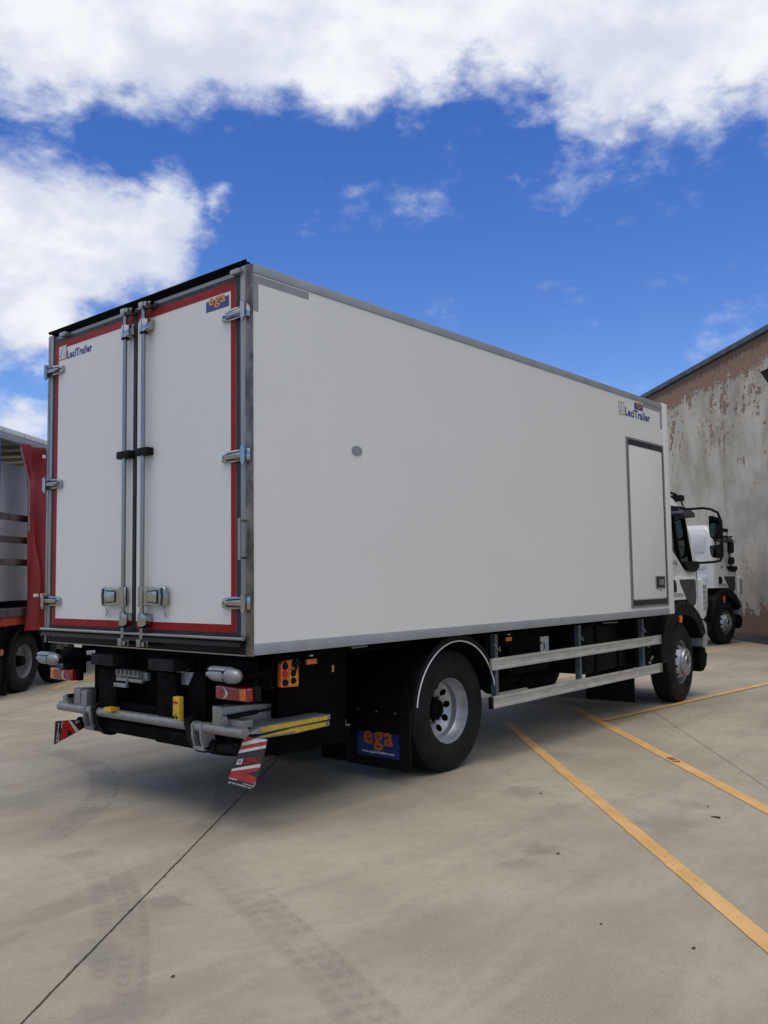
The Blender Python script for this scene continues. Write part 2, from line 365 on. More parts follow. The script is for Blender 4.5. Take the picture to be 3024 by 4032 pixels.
class MB:
    def __init__(s): s.b = bmesh.new()

    def _bev(s, vs, bv, seg=2):
        if bv:
            es = {e for v in vs for e in v.link_edges}
            bmesh.ops.bevel(s.b, geom=list(es), offset=bv, segments=seg, profile=.6, affect='EDGES', clamp_overlap=True)

    def box(s, x0, x1, y0, y1, z0, z1, bv=0, seg=2):
        vs = [s.b.verts.new((x, y, z)) for x in (x0, x1) for y in (y0, y1) for z in (z0, z1)]
        for f in ((0, 1, 3, 2), (4, 6, 7, 5), (0, 4, 5, 1), (2, 3, 7, 6), (0, 2, 6, 4), (1, 5, 7, 3)):
            s.b.faces.new([vs[i] for i in f])
        s._bev(vs, bv, seg)
        return s

    def prism(s, poly, ax, a0, a1, bv=0, seg=2):
        """poly: 2-D outline in the two remaining axes (in x,y,z order)"""
        def pt(p, a):
            q = list(p); q.insert('xyz'.index(ax), a); return q
        A = [s.b.verts.new(pt(p, a0)) for p in poly]; B = [s.b.verts.new(pt(p, a1)) for p in poly]
        n = len(poly)
        s.b.faces.new(A); s.b.faces.new(B[::-1])
        for i in range(n):
            j = (i+1) % n; s.b.faces.new((A[j], A[i], B[i], B[j]))
        s._bev(A+B, bv, seg)
        return s

    def tube(s, path, r, seg=10, caps=True):
        P = [Vector(p) for p in path]; rings = []
        ref = None
        for i, p in enumerate(P):
            t = (P[min(i+1, len(P)-1)]-P[max(i-1, 0)]).normalized()
            if ref is None: ref = t.orthogonal().normalized()
            ref = (ref-t*ref.dot(t)).normalized(); bi = t.cross(ref)
            rr = r[i] if isinstance(r, (list, tuple)) else r
            rings.append([s.b.verts.new(p+rr*(math.cos(a)*ref+math.sin(a)*bi)) for a in (2*math.pi*k/seg for k in range(seg))])
        for a, c in zip(rings, rings[1:]):
            for i in range(seg):
                j = (i+1) % seg; s.b.faces.new((a[i], a[j], c[j], c[i]))
        if caps: s.b.faces.new(rings[0][::-1]); s.b.faces.new(rings[-1])
        return s

    def lathe(s, prof, c, seg=64, a0=0, a1=2*math.pi, closed=False):
        """profile of (y offset, radius) revolved about an axis along Y through c"""
        full = abs(a1-a0-2*math.pi) < 1e-6
        n = seg if full else seg+1
        rings = []
        for i in range(n):
            a = a0+(a1-a0)*i/seg
            rings.append([s.b.verts.new((c[0]+r*math.cos(a), c[1]+y, c[2]+r*math.sin(a))) for y, r in prof])
        m = len(prof)
        for i in range(seg):
            A = rings[i]; B = rings[(i+1) % n]
            for j in range(m if closed else m-1):
                k = (j+1) % m
                s.b.faces.new((A[j], A[k], B[k], B[j]))
        if not full and closed:
            s.b.faces.new(rings[0]); s.b.faces.new(rings[-1][::-1])
        return s

    def face(s, pts):
        s.b.faces.new([s.b.verts.new(p) for p in pts]); return s

    def holed_disc(s, c, ro, ri, hr, hrad, n, yf, seg=60, hseg=12, phase=0.0):
        """annulus with n round holes, lifted to y = yf(radius)"""
        es = []

        def loop(cx, cz, r, k):
            vs = [s.b.verts.new((cx+r*math.cos(2*math.pi*i/k), 0, cz+r*math.sin(2*math.pi*i/k))) for i in range(k)]
            for i in range(k): es.append(s.b.edges.new((vs[i], vs[(i+1) % k])))
            return vs
        vs = loop(0, 0, ro, seg)+loop(0, 0, ri, seg//2)
        for i in range(n):
            a = 2*math.pi*i/n+phase
            vs += loop(hr*math.cos(a), hr*math.sin(a), hrad, hseg)
        bmesh.ops.triangle_fill(s.b, edges=es, use_beauty=True, normal=(0, -1, 0))
        for v in vs:
            r = math.hypot(v.co.x, v.co.z); v.co = Vector((c[0]+v.co.x, c[1]+yf(r), c[2]+v.co.z))
        return s

    def rot(s, ang, c=(0, 0, 0), ax='Z'):
        bmesh.ops.rotate(s.b, verts=s.b.verts, cent=c, matrix=Matrix.Rotation(ang, 3, ax)); return s

    def build(s, name, m, parent=None, sharp=35, normals=True):
        if normals: bmesh.ops.recalc_face_normals(s.b, faces=s.b.faces)
        for f in s.b.faces: f.smooth = True
        me = bpy.data.meshes.new(name); s.b.to_mesh(me); s.b.free()
        me.set_sharp_from_angle(angle=R(sharp))
        me.materials.append(m)
        o = bpy.data.objects.new(name, me); COL.objects.link(o)
        if parent: o.parent = parent
        return o


def thing(name, label, cat, loc=(0, 0, 0), rz=0, group=None):
    o = bpy.data.objects.new(name, None); COL.objects.link(o)
    o.location = loc; o.rotation_euler = (0, 0, rz); o.empty_display_size = .3
    o['label'] = label; o['category'] = cat
    if group: o['group'] = group
    return o


def tag(o, label, cat, group=None):
    o['label'] = label; o['category'] = cat
    if group: o['group'] = group
    return o


def struct(o): o['kind'] = 'structure'; return o


def lettering(body, name, m, parent, org, ud, vd, width, height, bold=.0, depth=.0012, shear=0.0, warp=None):
    """text as thin geometry: org = lower left of its bounding box, ud / vd = reading and up directions"""
    cu = bpy.data.curves.new('t', 'FONT'); cu.body = body; cu.offset = bold; cu.extrude = .01; cu.shear = shear; cu.space_character = 1.0+bold*4; cu.resolution_u = 3
    to = bpy.data.objects.new('t', cu); COL.objects.link(to)
    dg = bpy.context.evaluated_depsgraph_get(); dg.update()
    me = bpy.data.meshes.new_from_object(to.evaluated_get(dg))
    bpy.data.objects.remove(to); bpy.data.curves.remove(cu)
    xs = [v.co.x for v in me.vertices]; ys = [v.co.y for v in me.vertices]
    if warp: xs = list(xs); ys = list(ys)
    x0, y0 = min(xs), min(ys); sx = width/(max(xs)-x0); sy = height/(max(ys)-y0)
    ud = Vector(ud).normalized(); vd = Vector(vd).normalized(); nd = ud.cross(vd); O = Vector(org)
    for v in me.vertices:
        if warp:
            f_, u0, u1, v0, v1, lift = warp; U_ = u0+(u1-u0)*(v.co.x-x0)/(max(xs)-x0); V_ = v1+(v0-v1)*(v.co.y-y0)/(max(ys)-y0)
            v.co = f_(U_, V_)+lift+nd*(v.co.z/.01*depth)
            continue
        v.co = O+ud*((v.co.x-x0)*sx)+vd*((v.co.y-y0)*sy)+nd*(v.co.z/.01*depth)
    me.name = name; me.materials.clear(); me.materials.append(m)
    o = bpy.data.objects.new(name, me); COL.objects.link(o); o.parent = parent
    return o


# ------------------------------------------------------------------ the ground
A36 = R(36)
e1 = Vector((math.cos(A36), math.sin(A36), 0)); e2 = Vector((-math.sin(A36), math.cos(A36), 0))
g = MB(); g.face([(-400, -400, -.05), (400, -400, -.05), (400, 400, -.05), (-400, 400, -.05)])
ground = struct(g.build('ground', M['concrete']))
S0, DS, T1, DT = 1.70, 6.0, .34, 3.98
for i in range(-3, 7):
    for j in range(-4, 7):
        sa, sb = S0+DS*i, S0+DS*(i+1)
        ta, tb = T1+DT*j, T1+DT*(j+1)
        wj = .010 if j == 0 else .005
        wk = .010 if j == -1 else .005
        b = MB()
        x0, x1, y0, y1 = sa+.0012, sb-.0012, ta+wj*.5, tb-wk*.5
        if j in (-1, 0, 1) and -2 <= i <= 2:        # broken arrises along the near joints
            n = int((x1-x0)/.035)
            def edge(y, s_): return [(x0+(x1-x0)*q/n, y+s_*(abs(random.gauss(0, .0016))+(random.uniform(.002, .007) if random.random() < .05 else 0))) for q in range(n+1)]
            b.prism(edge(y0, 1)+edge(y1, -1)[::-1], 'z', -.05, 0)
        else:
            b.box(x0, x1, y0, y1, -.05, 0)
        b.rot(A36)
        b.build('slab', M['concrete'], ground)


def strip(p0, p1, wd, z=.004):
    p0 = Vector((*p0, 0)); p1 = Vector((*p1, 0)); t = (p1-p0).normalized(); n = Vector((-t.y, t.x, 0))*wd/2
    b = MB(); L = (p1-p0).length; k = max(2, int(L/.05)); a = []; c = []
    for i in range(k+1):
        q = p0+t*(L*i/k)+Vector((0, 0, z))
        a.append(b.b.verts.new(q+n*(1+random.uniform(-.055, .055)))); c.append(b.b.verts.new(q-n*(1+random.uniform(-.055, .055))))
    for i in range(k): b.b.faces.new((c[i], c[i+1], a[i+1], a[i]))
    return b.build('parking_line', M['line'], ground, normals=True)


strip((-1.1, -4.40), (4.72, 1.150), .098)
strip((-.4, -5.25), (6.15, 1.081), .108)
strip((5.47, .33), (15.2, -.62), .105, .008)
strip((8.2, 2.83), (17.6, 2.37), .10)
strip((3.3, 8.45), (6.3, 10.9), .11)
lettering('E13', 'marking', M['darkprint'], ground, (3.895, -1.055, .0095), (-.70, -.715, 0), (.715, -.70, 0), .175, .058, .0, .001)

# ------------------------------------------------------------------ the wall behind
wall = thing('warehouse', 'tall old warehouse wall of peeling grey plaster over brick with a dark coping', 'building', (7.75, -7.75, 0), R(45))
b = MB(); b.box(0, 62, -9, 0, 0, 7.22); b.build('wall', M['plaster'], wall)
b = MB()
for i in range(31):
    b.box(i*2+.006, i*2+1.994, -9, .07, 7.23, 7.37, .012)
b.build('coping', M['coping'], wall)
b = MB(); b.prism([(0, 0), (.34, 0), (.28, .05), (.10, .09), (0, .16)], 'x', 2, 58); b.rot(0)
b.build('footing', M['skirt'], wall)
fl = thing('wall_floodlight', 'dark wedge shaped floodlight hanging on the plaster wall', 'floodlight', (16.98, 1.48, 5.95), R(45))
b = MB(); b.prism([(.0, .30), (.42, .24), (.10, -.22), (0, -.20)], 'x', -.35, .22, .012); b.build('housing', M['black'], fl)
b = MB(); b.box(-.20, .06, .16, .34, .27, .33, .01); b.build('bracket', M['galv'], fl)
wl = thing('wall_lantern', 'glass cylinder wall lantern with two dark bands below the floodlight', 'lantern', (17.06, 1.56, 4.93), R(45))
b = MB(); b.tube([(0, .12, .04), (0, .12, .30)], .10, 20); b.build('glass_tube', M['lampglass'], wl)
for z in (.285, .035):
    b = MB(); b.tube([(0, .12, z), (0, .12, z+.02)], .115, 20); b.build('band', M['black'], wl)
b = MB(); b.tube([(0, .12, -.05), (0, .12, .035)], [.05, .10], 20); b.box(-.03, .03, -.05, .12, .1, .16); b.build('base', M['black'], wl)
b = MB()
for i in range(420):
    u_ = random.gauss(13.55, .35); v_ = abs(random.gauss(0, .12))+.02; h = random.uniform(.04, .22)
    q = Vector((7.75, -7.75, 0))+Vector((.7071, .7071, 0))*u_+Vector((-.7071, .7071, 0))*v_
    a = random.uniform(0, 6.28); t = Vector((math.cos(a), math.sin(a), 0)); ln = Vector((random.gauss(0, .3), random.gauss(0, .3), 1))*h
    b.face([q-t*.012, q+t*.012, q+ln*.6+t*.014, q+ln])
o = b.build('weed_patch', M['weed'], None, normals=False); o['kind'] = 'stuff'; tag(o, 'low dark weeds growing at the foot of the plaster wall', 'weeds'); del o['category']; o['category'] = 'weeds'

# ------------------------------------------------------------------ wheels


def tyre(c, y0, y1, rad, rimr=.285):
    w_ = y1-y0; p = []
    p += [(y0+.03, rimr-.012), (y0+.008, rimr+.02), (y0, rimr+.09), (y0+.003, rad-.085), (y0+.02, rad-.03), (y0+.035, rad-.008)]
    n = 5; t0, t1 = y0+.04, y1-.04
    for i in range(n):
        a = t0+(t1-t0)*i/n; bb = t0+(t1-t0)*(i+1)/n
        p += [(a+.004, rad), (bb-.006, rad)]
        if i < n-1: p += [(bb-.004, rad-.014), (bb+.002, rad-.014)]
    p += [(y1-.035, rad-.008), (y1-.02, rad-.03), (y1-.003, rad-.085), (y1, rimr+.09), (y1-.008, rimr+.02), (y1-.03, rimr-.012)]
    b = MB(); b.lathe(p, (c[0], c[1], c[2]), 72); return b


def rear_wheel(root, x, rad, side=1, y=.13, rimr=.285):
    """twin wheel; side=1 faces -Y, side=-1 faces +Y (y is then the outer face measured from the far side)"""
    def fy(v): return v if side == 1 else 2.6-v
    c = (x, 0, rad)
    t = tyre(c, min(fy(y), fy(y+.28)), max(fy(y), fy(y+.28)), rad, rimr).build('wheel', M['rubber'], root, 30)
    b = tyre(c, min(fy(y+.33), fy(y+.61)), max(fy(y+.33), fy(y+.61)), rad, rimr); b.build('inner_wheel', M['rubber'], root, 30)
    k = rimr/.285
    prof = [(.040, .275), (.026, .289), (.022, .291), (.026, .283), (.034, .270), (.060, .264), (.075, .258), (.115, .246), (.125, .238), (.20, .232)]
    prof = [(fy(y+a), r*k) for a, r in prof]
    b = MB(); b.lathe(prof, c, 72)
    sg = 1 if side == 1 else -1
    b.holed_disc((x, fy(y+.175), rad), .2335*k, .13*k, .187*k, .030*k, 10, lambda r: sg*((.2335*k-r)*.55), 60, 12, .1)
    b.build('rim', M['silver'], t, 30, normals=False)
    b = MB(); b.lathe([(fy(y+.31), .0001), (fy(y+.31), .235*k)], c, 40); b.build('rim_back', M['chassis'], t)
    b = MB(); b.lathe([(fy(y+.15), .0001), (fy(y+.15), .070*k), (fy(y+.19), .085*k), (fy(y+.245), .09*k), (fy(y+.245), .135*k)], c, 32)
    b.build('hub', M['chassis'], t)
    for i in range(10):
        b = MB(); a = i*.6283+.3; px, pz = x+.115*k*math.cos(a), rad+.115*k*math.sin(a)
        b.tube([(px, fy(y+.225), pz), (px, fy(y+.18), pz)], .015, 6)
        b.build('wheel_nut', M['silverd'], t)
    return t


def front_wheel(root, x, y, rad, steer=0.0, flip=False):
    """outer tyre face at y looking -Y; steered about its own vertical axis"""
    rt_ = bpy.data.objects
    t = tyre((0, 0, 0), 0, .30, rad).build('wheel', M['rubber'], root, 30)
    t.location = (x, y, rad); t.rotation_euler = (0, 0, steer+(math.pi if flip else 0))
    c = (0, 0, 0)
    b = MB()
    b.lathe([(.05, .272), (.026, .289), (.021, .291), (.026, .283), (.034, .268), (.10, .258), (.16, .250)], c, 72)

    def yf(r): return .105-(.249-r)*1.45 if r > .170 else .105-(.249-.170)*1.45
    b.holed_disc((0, 0, 0), .249, .166, .213, .023, 10, yf, 60, 12, .2)
    b.build('rim', M['silver'], t, 30, normals=False)
    yh = -.045
    b = MB()
    b.lathe([(.02, .172), (yh+.012, .172), (yh, .166)], c, 60)
    b.holed_disc((0, 0, 0), .166, .088, .135, .0155, 10, lambda r: yh, 60, 10, 0)
    b.lathe([(yh, .088), (yh-.012, .084), (yh-.012, .078), (yh+.05, .074)], c, 40)
    b.build('hub_face', M['silver'], t, 30, normals=False)
    b = MB(); b.lathe([(.135, .0001), (.135, .25)], c, 40); b.lathe([(yh+.03, .0001), (yh+.03, .16)], c, 32); b.build('hub', M['chassis'], t)
    return t


# ------------------------------------------------------------------ cab (shared by the two rigid trucks)


def ring(z, xb, xf, y0, y1, rf, rb, n=7):
    P = []
    def arc(cx, cy, r, a0, a1):
        for i in range(n):
            a = a0+(a1-a0)*i/(n-1); P.append((cx+r*math.cos(a), cy+r*math.sin(a), z))
    arc(xf-rf, y0+rf, rf, -math.pi/2, 0); arc(xf-rf, y1-rf, rf, 0, math.pi/2)
    arc(xb+rb, y1-rb, rb, math.pi/2, math.pi); arc(xb+rb, y0+rb, rb, math.pi, 1.5*math.pi)
    return P


def loft(b, rings):
    R_ = [[b.b.verts.new(p) for p in r] for r in rings]
    n = len(R_[0])
    for A, B in zip(R_, R_[1:]):
        for i in range(n):
            j = (i+1) % n; b.b.faces.new((A[i], A[j], B[j], B[i]))
    b.b.faces.new(R_[0][::-1]); b.b.faces.new(R_[-1])


def rounded(poly, r, n=4):
    out = []
    k = len(poly)
    for i in range(k):
        p = Vector(poly[i]); a = Vector(poly[i-1]); c = Vector(poly[(i+1) % k])
        u1 = (a-p); u2 = (c-p); rr = min(r, u1.length*.45, u2.length*.45)
        s0 = p+u1.normalized()*rr; s1 = p+u2.normalized()*rr
        for q in range(n+1):
            t = q/n; out.append(tuple((s0*(1-t)**2)+(p*2*t*(1-t))+(s1*t*t)))
    return out


def scaled(poly, k):
    cx = sum(p[0] for p in poly)/len(poly); cy = sum(p[1] for p in poly)/len(poly)
    return [(cx+(p[0]-cx)*k, cy+(p[1]-cy)*k) for p in poly]


WIN = [(-.34, 2.41), (.275, 2.41), (.50, 1.78), (.25, 1.66), (.12, 1.72), (-.205, 1.955), (-.34, 2.03)]


def make_cab(root, ax, y0, lab, folded=False):
    """ax: x of the front axle, y0: near side plane; all x below are relative to the axle"""
    wd = 2.24
    y1 = y0+wd
    def X(v): return ax+v
    b = MB()
    rs = []
    for z, xb, xf, rf, iny in ((1.30, -.514, .90, .33, 0), (1.50, -.514, .905, .33, 0), (1.80, -.514, .86, .33, 0), (2.10, -.514, .725, .30, .012), (2.36, -.50, .575, .28, .03), (2.50, -.49, .46, .26, .05), (2.62, -.47, .30, .22, .09), (2.71, -.43, .14, .18, .16), (2.755, -.36, -.02, .12, .26)):
        rs.append(ring(z, X(xb), X(xf), y0+iny, y1-iny, rf, .07))
    loft(b, rs)
    cabo = b.build('cab', M['cabwhite'], root, 40)
    cabo['label'] = lab
    cut = MB(); cut.prism([(X(a), c) for a, c in WIN], 'y', y0-.4, y1+.4); cu = cut.build('cut', M['cabwhite'])
    md = cabo.modifiers.new('w', 'BOOLEAN'); md.object = cu; md.operation = 'DIFFERENCE'; md.solver = 'EXACT'
    dg = bpy.context.evaluated_depsgraph_get(); dg.update()
    nm = bpy.data.meshes.new_from_object(cabo.evaluated_get(dg))
    cabo.modifiers.clear(); cabo.data = nm; nm.name = 'cab'
    bpy.data.objects.remove(cu)
    for s in (0, 1):
        def Yc(v): return y0+v if s == 0 else y1-v
        def sp(poly, a, c, name, m, par=cabo, bv=0):
            q = MB(); q.prism([(X(p[0]), p[1]) for p in poly], 'y', min(Yc(a), Yc(c)), max(Yc(a), Yc(c)), bv); return q.build(name, m, par)
        # glass, set in a black surround
        sp(scaled(WIN, .985), .035, .040, 'side_window', M['glass'])
        q = MB()
        out, inn = WIN, scaled(WIN, .955)
        for i in range(len(out)):
            j = (i+1) % len(out)
            q.prism([(X(out[i][0]), out[i][1]), (X(out[j][0]), out[j][1]), (X(inn[j][0]), inn[j][1]), (X(inn[i][0]), inn[i][1])], 'y', min(Yc(.004), Yc(.05)), max(Yc(.004), Yc(.05)))
        q.prism([(X(-.095), 2.41), (X(-.068), 2.41), (X(.155), 1.72), (X(.11), 1.73)], 'y', min(Yc(.012), Yc(.05)), max(Yc(.012), Yc(.05)))
        q.build('window_frame', M['black'], cabo)
        sp(rounded([(.10, 1.79), (.47, 1.80), (.63, 1.80), (.645, 1.72), (.50, 1.655), (.27, 1.672)], .05), -.03, .05, 'mirror_base', M['black'], cabo, .01)
        sp([(-.40, 2.505), (.26, 2.515), (.30, 2.47), (.20, 2.425), (-.40, 2.415)], -.012, .04, 'roof_gutter', M['black'])
        sp(rounded([(-.018, 1.56), (.552, 1.56), (.545, 1.25), (.47, 1.205), (.30, 1.205)], .05), -.003, .02, 'kerb_window', M['kerbglass'], cabo)
        sp(rounded([(-.27, 1.56), (-.14, 1.56), (-.10, 1.50), (-.095, 1.40), (-.27, 1.385)], .03), -.004, .02, 'door_handle', M['black'], cabo)
        sp([(-.27, 1.385), (.10, 1.385), (.145, 1.335), (-.27, 1.335)], -.0015, .01, 'stripe', M['greystripe'])
        sp([(.56, 1.385), (.61, 1.385), (.61, 1.335), (.56, 1.335)], -.0015, .01, 'stripe', M['greystripe'])
        q = MB(); q.box(X(-.285), X(-.279), min(Yc(-.001), Yc(.01)), max(Yc(-.001), Yc(.01)), 1.32, 2.0); q.box(X(.60), X(.605), min(Yc(-.001), Yc(.01)), max(Yc(-.001), Yc(.01)), 1.05, 1.66); q.build('shut_line', M['gasket'], cabo)
        # front lower corner panel and its louvres
        q = MB()
        loft(q, [ring(z, X(xb), X(xf), y0+.002, y0+1.0, rf, .02) if s == 0 else ring(z, X(xb), X(xf), y1-1.0, y1-.002, rf, .02) for z, xb, xf, rf in ((1.02, .46, .86, .26), (1.06, .44, .88, .26), (1.20, .36, .90, .26), (1.2999, .30, .90, .26))])
        q.build('corner_panel', M['cabwhite'], cabo)
        q = MB()
        prof = [(.62, 1.04), (.70, 1.02), (.79, 1.06), (.86, 1.18), (.885, 1.47), (.80, 1.53), (.70, 1.57), (.66, 1.55)]
        q.prism([(X(a), z) for a, z in prof], 'y', min(Yc(-.035), Yc(.10)), max(Yc(-.035), Yc(.10)), .012)
        q.build('air_deflector', M['cabwhite'], cabo)
        for i in range(5):
            z0 = 1.135+i*.072
            q = MB(); q.box(X(.70), X(.835), min(Yc(-.0375), Yc(.03)), max(Yc(-.0375), Yc(.03)), z0, z0+.062, .004); q.build('louvre', M['railgrey'], cabo)
    # windscreen on the sloped front
    q = MB()
    for (za, xa), (zb, xb2) in (((1.80, .864), (2.36, .579)), ((2.10, .729), (2.42, .528))):
        pass
    A = [(X(.868), y0+.30, 1.80), (X(.868), y1-.30, 1.80), (X(.733), y1-.30, 2.10), (X(.583), y1-.30, 2.36), (X(.583), y0+.30, 2.36), (X(.733), y0+.30, 2.10)]
    q.face([A[0], A[1], A[2], A[5]]); q.face([A[5], A[2], A[3], A[4]]); q.build('windscreen', M['kerbglass'], cabo)
    lettering('XB', 'lettering', M['grey'], cabo, (X(-.20), y0-.004, 1.755), (1, 0, 0), (0, 0, 1), .155, .05, .03)
    # interior shapes seen through the window
    q = MB(); q.box(X(-.40), X(-.26), y0+.30, y0+.75, 1.74, 2.20, .05, 3); q.box(X(-.40), X(-.28), y0+.40, y0+.65, 2.20, 2.33, .04, 3)
    q.box(X(.06), X(.25), y0+.25, y0+1.9, 1.73, 1.85, .03); q.build('seat', M['chassis'], cabo)
    # rear wall pressings
    q = MB()
    for yy0, yy1, z0, z1 in ((.18, .62, 2.12, 2.52), (.85, 1.40, 2.12, 2.52), (1.62, 2.06, 2.12, 2.52), (.18, .66, 1.74, 1.94), (1.58, 2.06, 1.74, 1.94), (.16, .42, 1.42, 1.60), (1.82, 2.08, 1.42, 1.60), (.85, 1.40, 1.45, 1.95)):
        q.prism(rounded([(y0+yy0, z0), (y0+yy1, z0), (y0+yy1, z1), (y0+yy0, z1)], .06), 'x', X(-.532), X(-.50), .012, 2)
    q.build('rear_pressing', M['cabwhite'], cabo)
    # roof arm with front mirror
    q = MB(); q.tube([(X(.02), y0+.12, 2.70), (X(.12), y0+.12, 2.705), (X(.27), y0+.12, 2.69), (X(.36), y0+.12, 2.665)], .017, 8)
    q.tube([(X(.36), y0+.12, 2.665), (X(.46), y0+.12, 2.62), (X(.52), y0+.12, 2.555)], .011, 8); q.box(X(.26), X(.40), y0+.04, y0+.19, 2.60, 2.685, .025, 3)
    q.build('front_mirror', M['black'], root)
    # door mirrors on their hoop, both sides
    for s in (0, 1):
        def Yc(v): return y0+v if s == 0 else y1-v
        pth = [(X(.20), Yc(.0), 2.485), (X(.36), Yc(-.03), 2.49), (X(.60), Yc(-.12), 2.51), (X(.70), Yc(-.19), 2.495), (X(.75), Yc(-.26), 2.45), (X(.77), Yc(-.285), 2.36), (X(.79), Yc(-.29), 2.10), (X(.79), Yc(-.285), 1.86), (X(.77), Yc(-.26), 1.80), (X(.70), Yc(-.20), 1.785), (X(.55), Yc(-.06), 1.775), (X(.48), Yc(.01), 1.77)]
        if folded:
            pth = [(X(.30), Yc(-.01), 2.485), (X(.34), Yc(-.07), 2.49), (X(.20), Yc(-.10), 2.47), (X(.08), Yc(-.11), 2.40), (X(.06), Yc(-.11), 2.1), (X(.08), Yc(-.11), 1.86), (X(.20), Yc(-.10), 1.79), (X(.42), Yc(-.05), 1.775), (X(.50), Yc(.0), 1.77)]
        q = MB(); q.tube(pth, .017, 10); fo = q.build('mirror_frame', M['black'], root)
        for z0, z1, k in ((2.09, 2.44, 1), (1.835, 2.03, 0)):
            ya, yb = Yc(-.295), Yc(-.135)
            sgn = 1 if yb > ya else -1
            pr = [(ya, z0), (yb-sgn*.02, z0+.01), (yb, z0+.10), (yb, z1-.02), (ya+sgn*.10, z1-.02-.02*k), (ya, z1-.07*k)]
            if folded:
                px_ = [(X(.06), z0), (X(.25), z0+.01), (X(.28), z0+.10), (X(.25), z1-.02), (X(.09), z1-.04)]
                q = MB(); q.prism(rounded(px_, .04), 'y', min(Yc(-.14), Yc(-.07)), max(Yc(-.14), Yc(-.07)), .015, 3); q.build('mirror_head', M['black'], fo)
                continue
            q = MB(); q.prism(rounded(pr, .04), 'x', X(.75), X(.825), .018, 3); q.build('mirror_head', M['black'], fo)
            q = MB(); q.prism(scaled(rounded(pr, .04), .84), 'x', X(.745), X(.752)); q.build('mirror_glass', M['mirror'], fo)
    # kerb mirror above the near door
    q = MB(); pr = rounded([(-.20, 2.40), (-.15, 2.385), (.06, 2.33), (.12, 2.34), (.13, 2.40), (.0, 2.455), (-.16, 2.44)], .03)
    pr = rounded([(-.33, 2.385), (-.05, 2.345), (.10, 2.36), (.105, 2.41), (-.02, 2.445), (-.28, 2.43)], .03)
    q.prism([(X(a), z) for a, z in pr], 'y', y0-.20, y0-.04, .02, 3); q.tube([(X(.0), y0-.1, 2.42), (X(.05), y0+.03, 2.49)], .015, 8); q.build('kerb_mirror', M['mirrorblue'], root)
    # wheel arches, side lights, bumper, headlamp
    for s in (0, 1):
        def Yc(v): return y0+v if s == 0 else y1-v
        ya, yb = Yc(-.065), Yc(.52)
        q = MB(); lo, hi = min(ya, yb), max(ya, yb)
        q.lathe([(lo, .60), (lo, .755), (lo+.02, .775), (hi, .775), (hi, .60)] if s == 0 else [(lo, .60), (lo, .775), (hi-.02, .775), (hi, .755), (hi, .60)], (X(0), 0, .505), 40, R(27), R(176), True)
        q.build('front_wing', M['black'], root, 40)
        q = MB(); q.prism(rounded([(X(-.215), 1.015), (X(-.14), 1.015), (X(-.125), 1.06), (X(-.14), 1.105), (X(-.215), 1.105)], .02), 'y', min(Yc(-.075), Yc(-.05)), max(Yc(-.075), Yc(-.05)), .004); q.build('side_lamp', M['amber'], root)
        q = MB(); q.prism(rounded([(X(.60), 1.0), (X(.66), 1.01), (X(.765), .95), (X(.785), .69), (X(.74), .645), (X(.62), .645)], .025), 'y', min(Yc(-.045), Yc(.4)), max(Yc(-.045), Yc(.4)), .012); q.build('headlamp_panel', M['greystripe'], root)
    q = MB(); loft(q, [ring(z, X(xb), X(xf), y0-.03, y1+.03, rf, .02) for z, xb, xf, rf in ((.34, .50, .80, .20), (.40, .52, .95, .26), (.55, .545, 1.0, .26), (.58, .56, .93, .24), (.66, .57, .90, .24))])
    q.build('bumper', M['chassis'], root)
    q = MB(); q.box(X(.3), X(.84), y0+.35, y1-.35, .66, 1.32); q.box(X(-.3), X(.5), y0+.62, y1-.62, .75, 1.31); q.build('engine_bay', M['chassis'], root)
    return cabo


# ------------------------------------------------------------------ box truck
T = thing('box_truck', 'white refrigerated box truck with closed red edged rear doors and folded tail lift', 'truck')
Lb, Wb = 6.757, 2.6
b = MB(); b.box(.014, 6.605, 0, .06, 1.222, 3.655); side = b.build('side_panel', M['white'], T)
b = MB(); b.box(.014, 6.605, Wb-.06, Wb, 1.222, 3.655); b.build('side_panel', M['white'], T)
b = MB(); b.box(6.62, 6.75, .062, Wb-.062, 1.2, 3.70); b.build('front_panel', M['white'], T)
b = MB(); b.box(.02, 6.62, .062, Wb-.062, 3.66, 3.715); b.build('roof_panel', M['white'], T)
b = MB(); b.box(.05, 6.62, .062, Wb-.062, 1.16, 1.24); b.build('floor_panel', M['chassis'], T)
for ya, yb in ((-.007, .061), (Wb-.061, Wb+.007)):
    b = MB(); b.box(.014, 6.604, ya, yb, 3.656, 3.722, .006); b.build('top_rail', M['railgrey'], T)
    b = MB(); b.box(.014, 6.604, ya, yb, 1.148, 1.221, .006); b.build('bottom_rail', M['railgrey'], T)
    b = MB(); b.box(6.606, 6.757, ya-.004, yb+.004, 1.148, 3.734, .012); b.build('front_post', M['white'], T)
    near = ya < 1
    b = MB(); b.box(-.004, .0135, *((.0505, .098) if near else (2.508, 2.5495)), 1.2505, 3.715, .002); b.build('rear_corner', M['frame'], T)
    def Ym(v): return v if near else Wb-v
    b = MB(); b.prism([(-.006, Ym(.050)), (-.003, Ym(.034)), (.009, Ym(-.010)), (.0137, Ym(-.010)), (.0137, Ym(.050))], 'z', 1.143, 3.715, .0015); p_ = b.build('rear_post', M['post'], T)
    for i in range(13):
        b = MB(); z = 1.26+i*.195
        b.tube([(.004, Ym(.008), z), (-.001, Ym(.006), z)], [.006, .003], 8)
        b.build('rivet', M['steel'], p_)
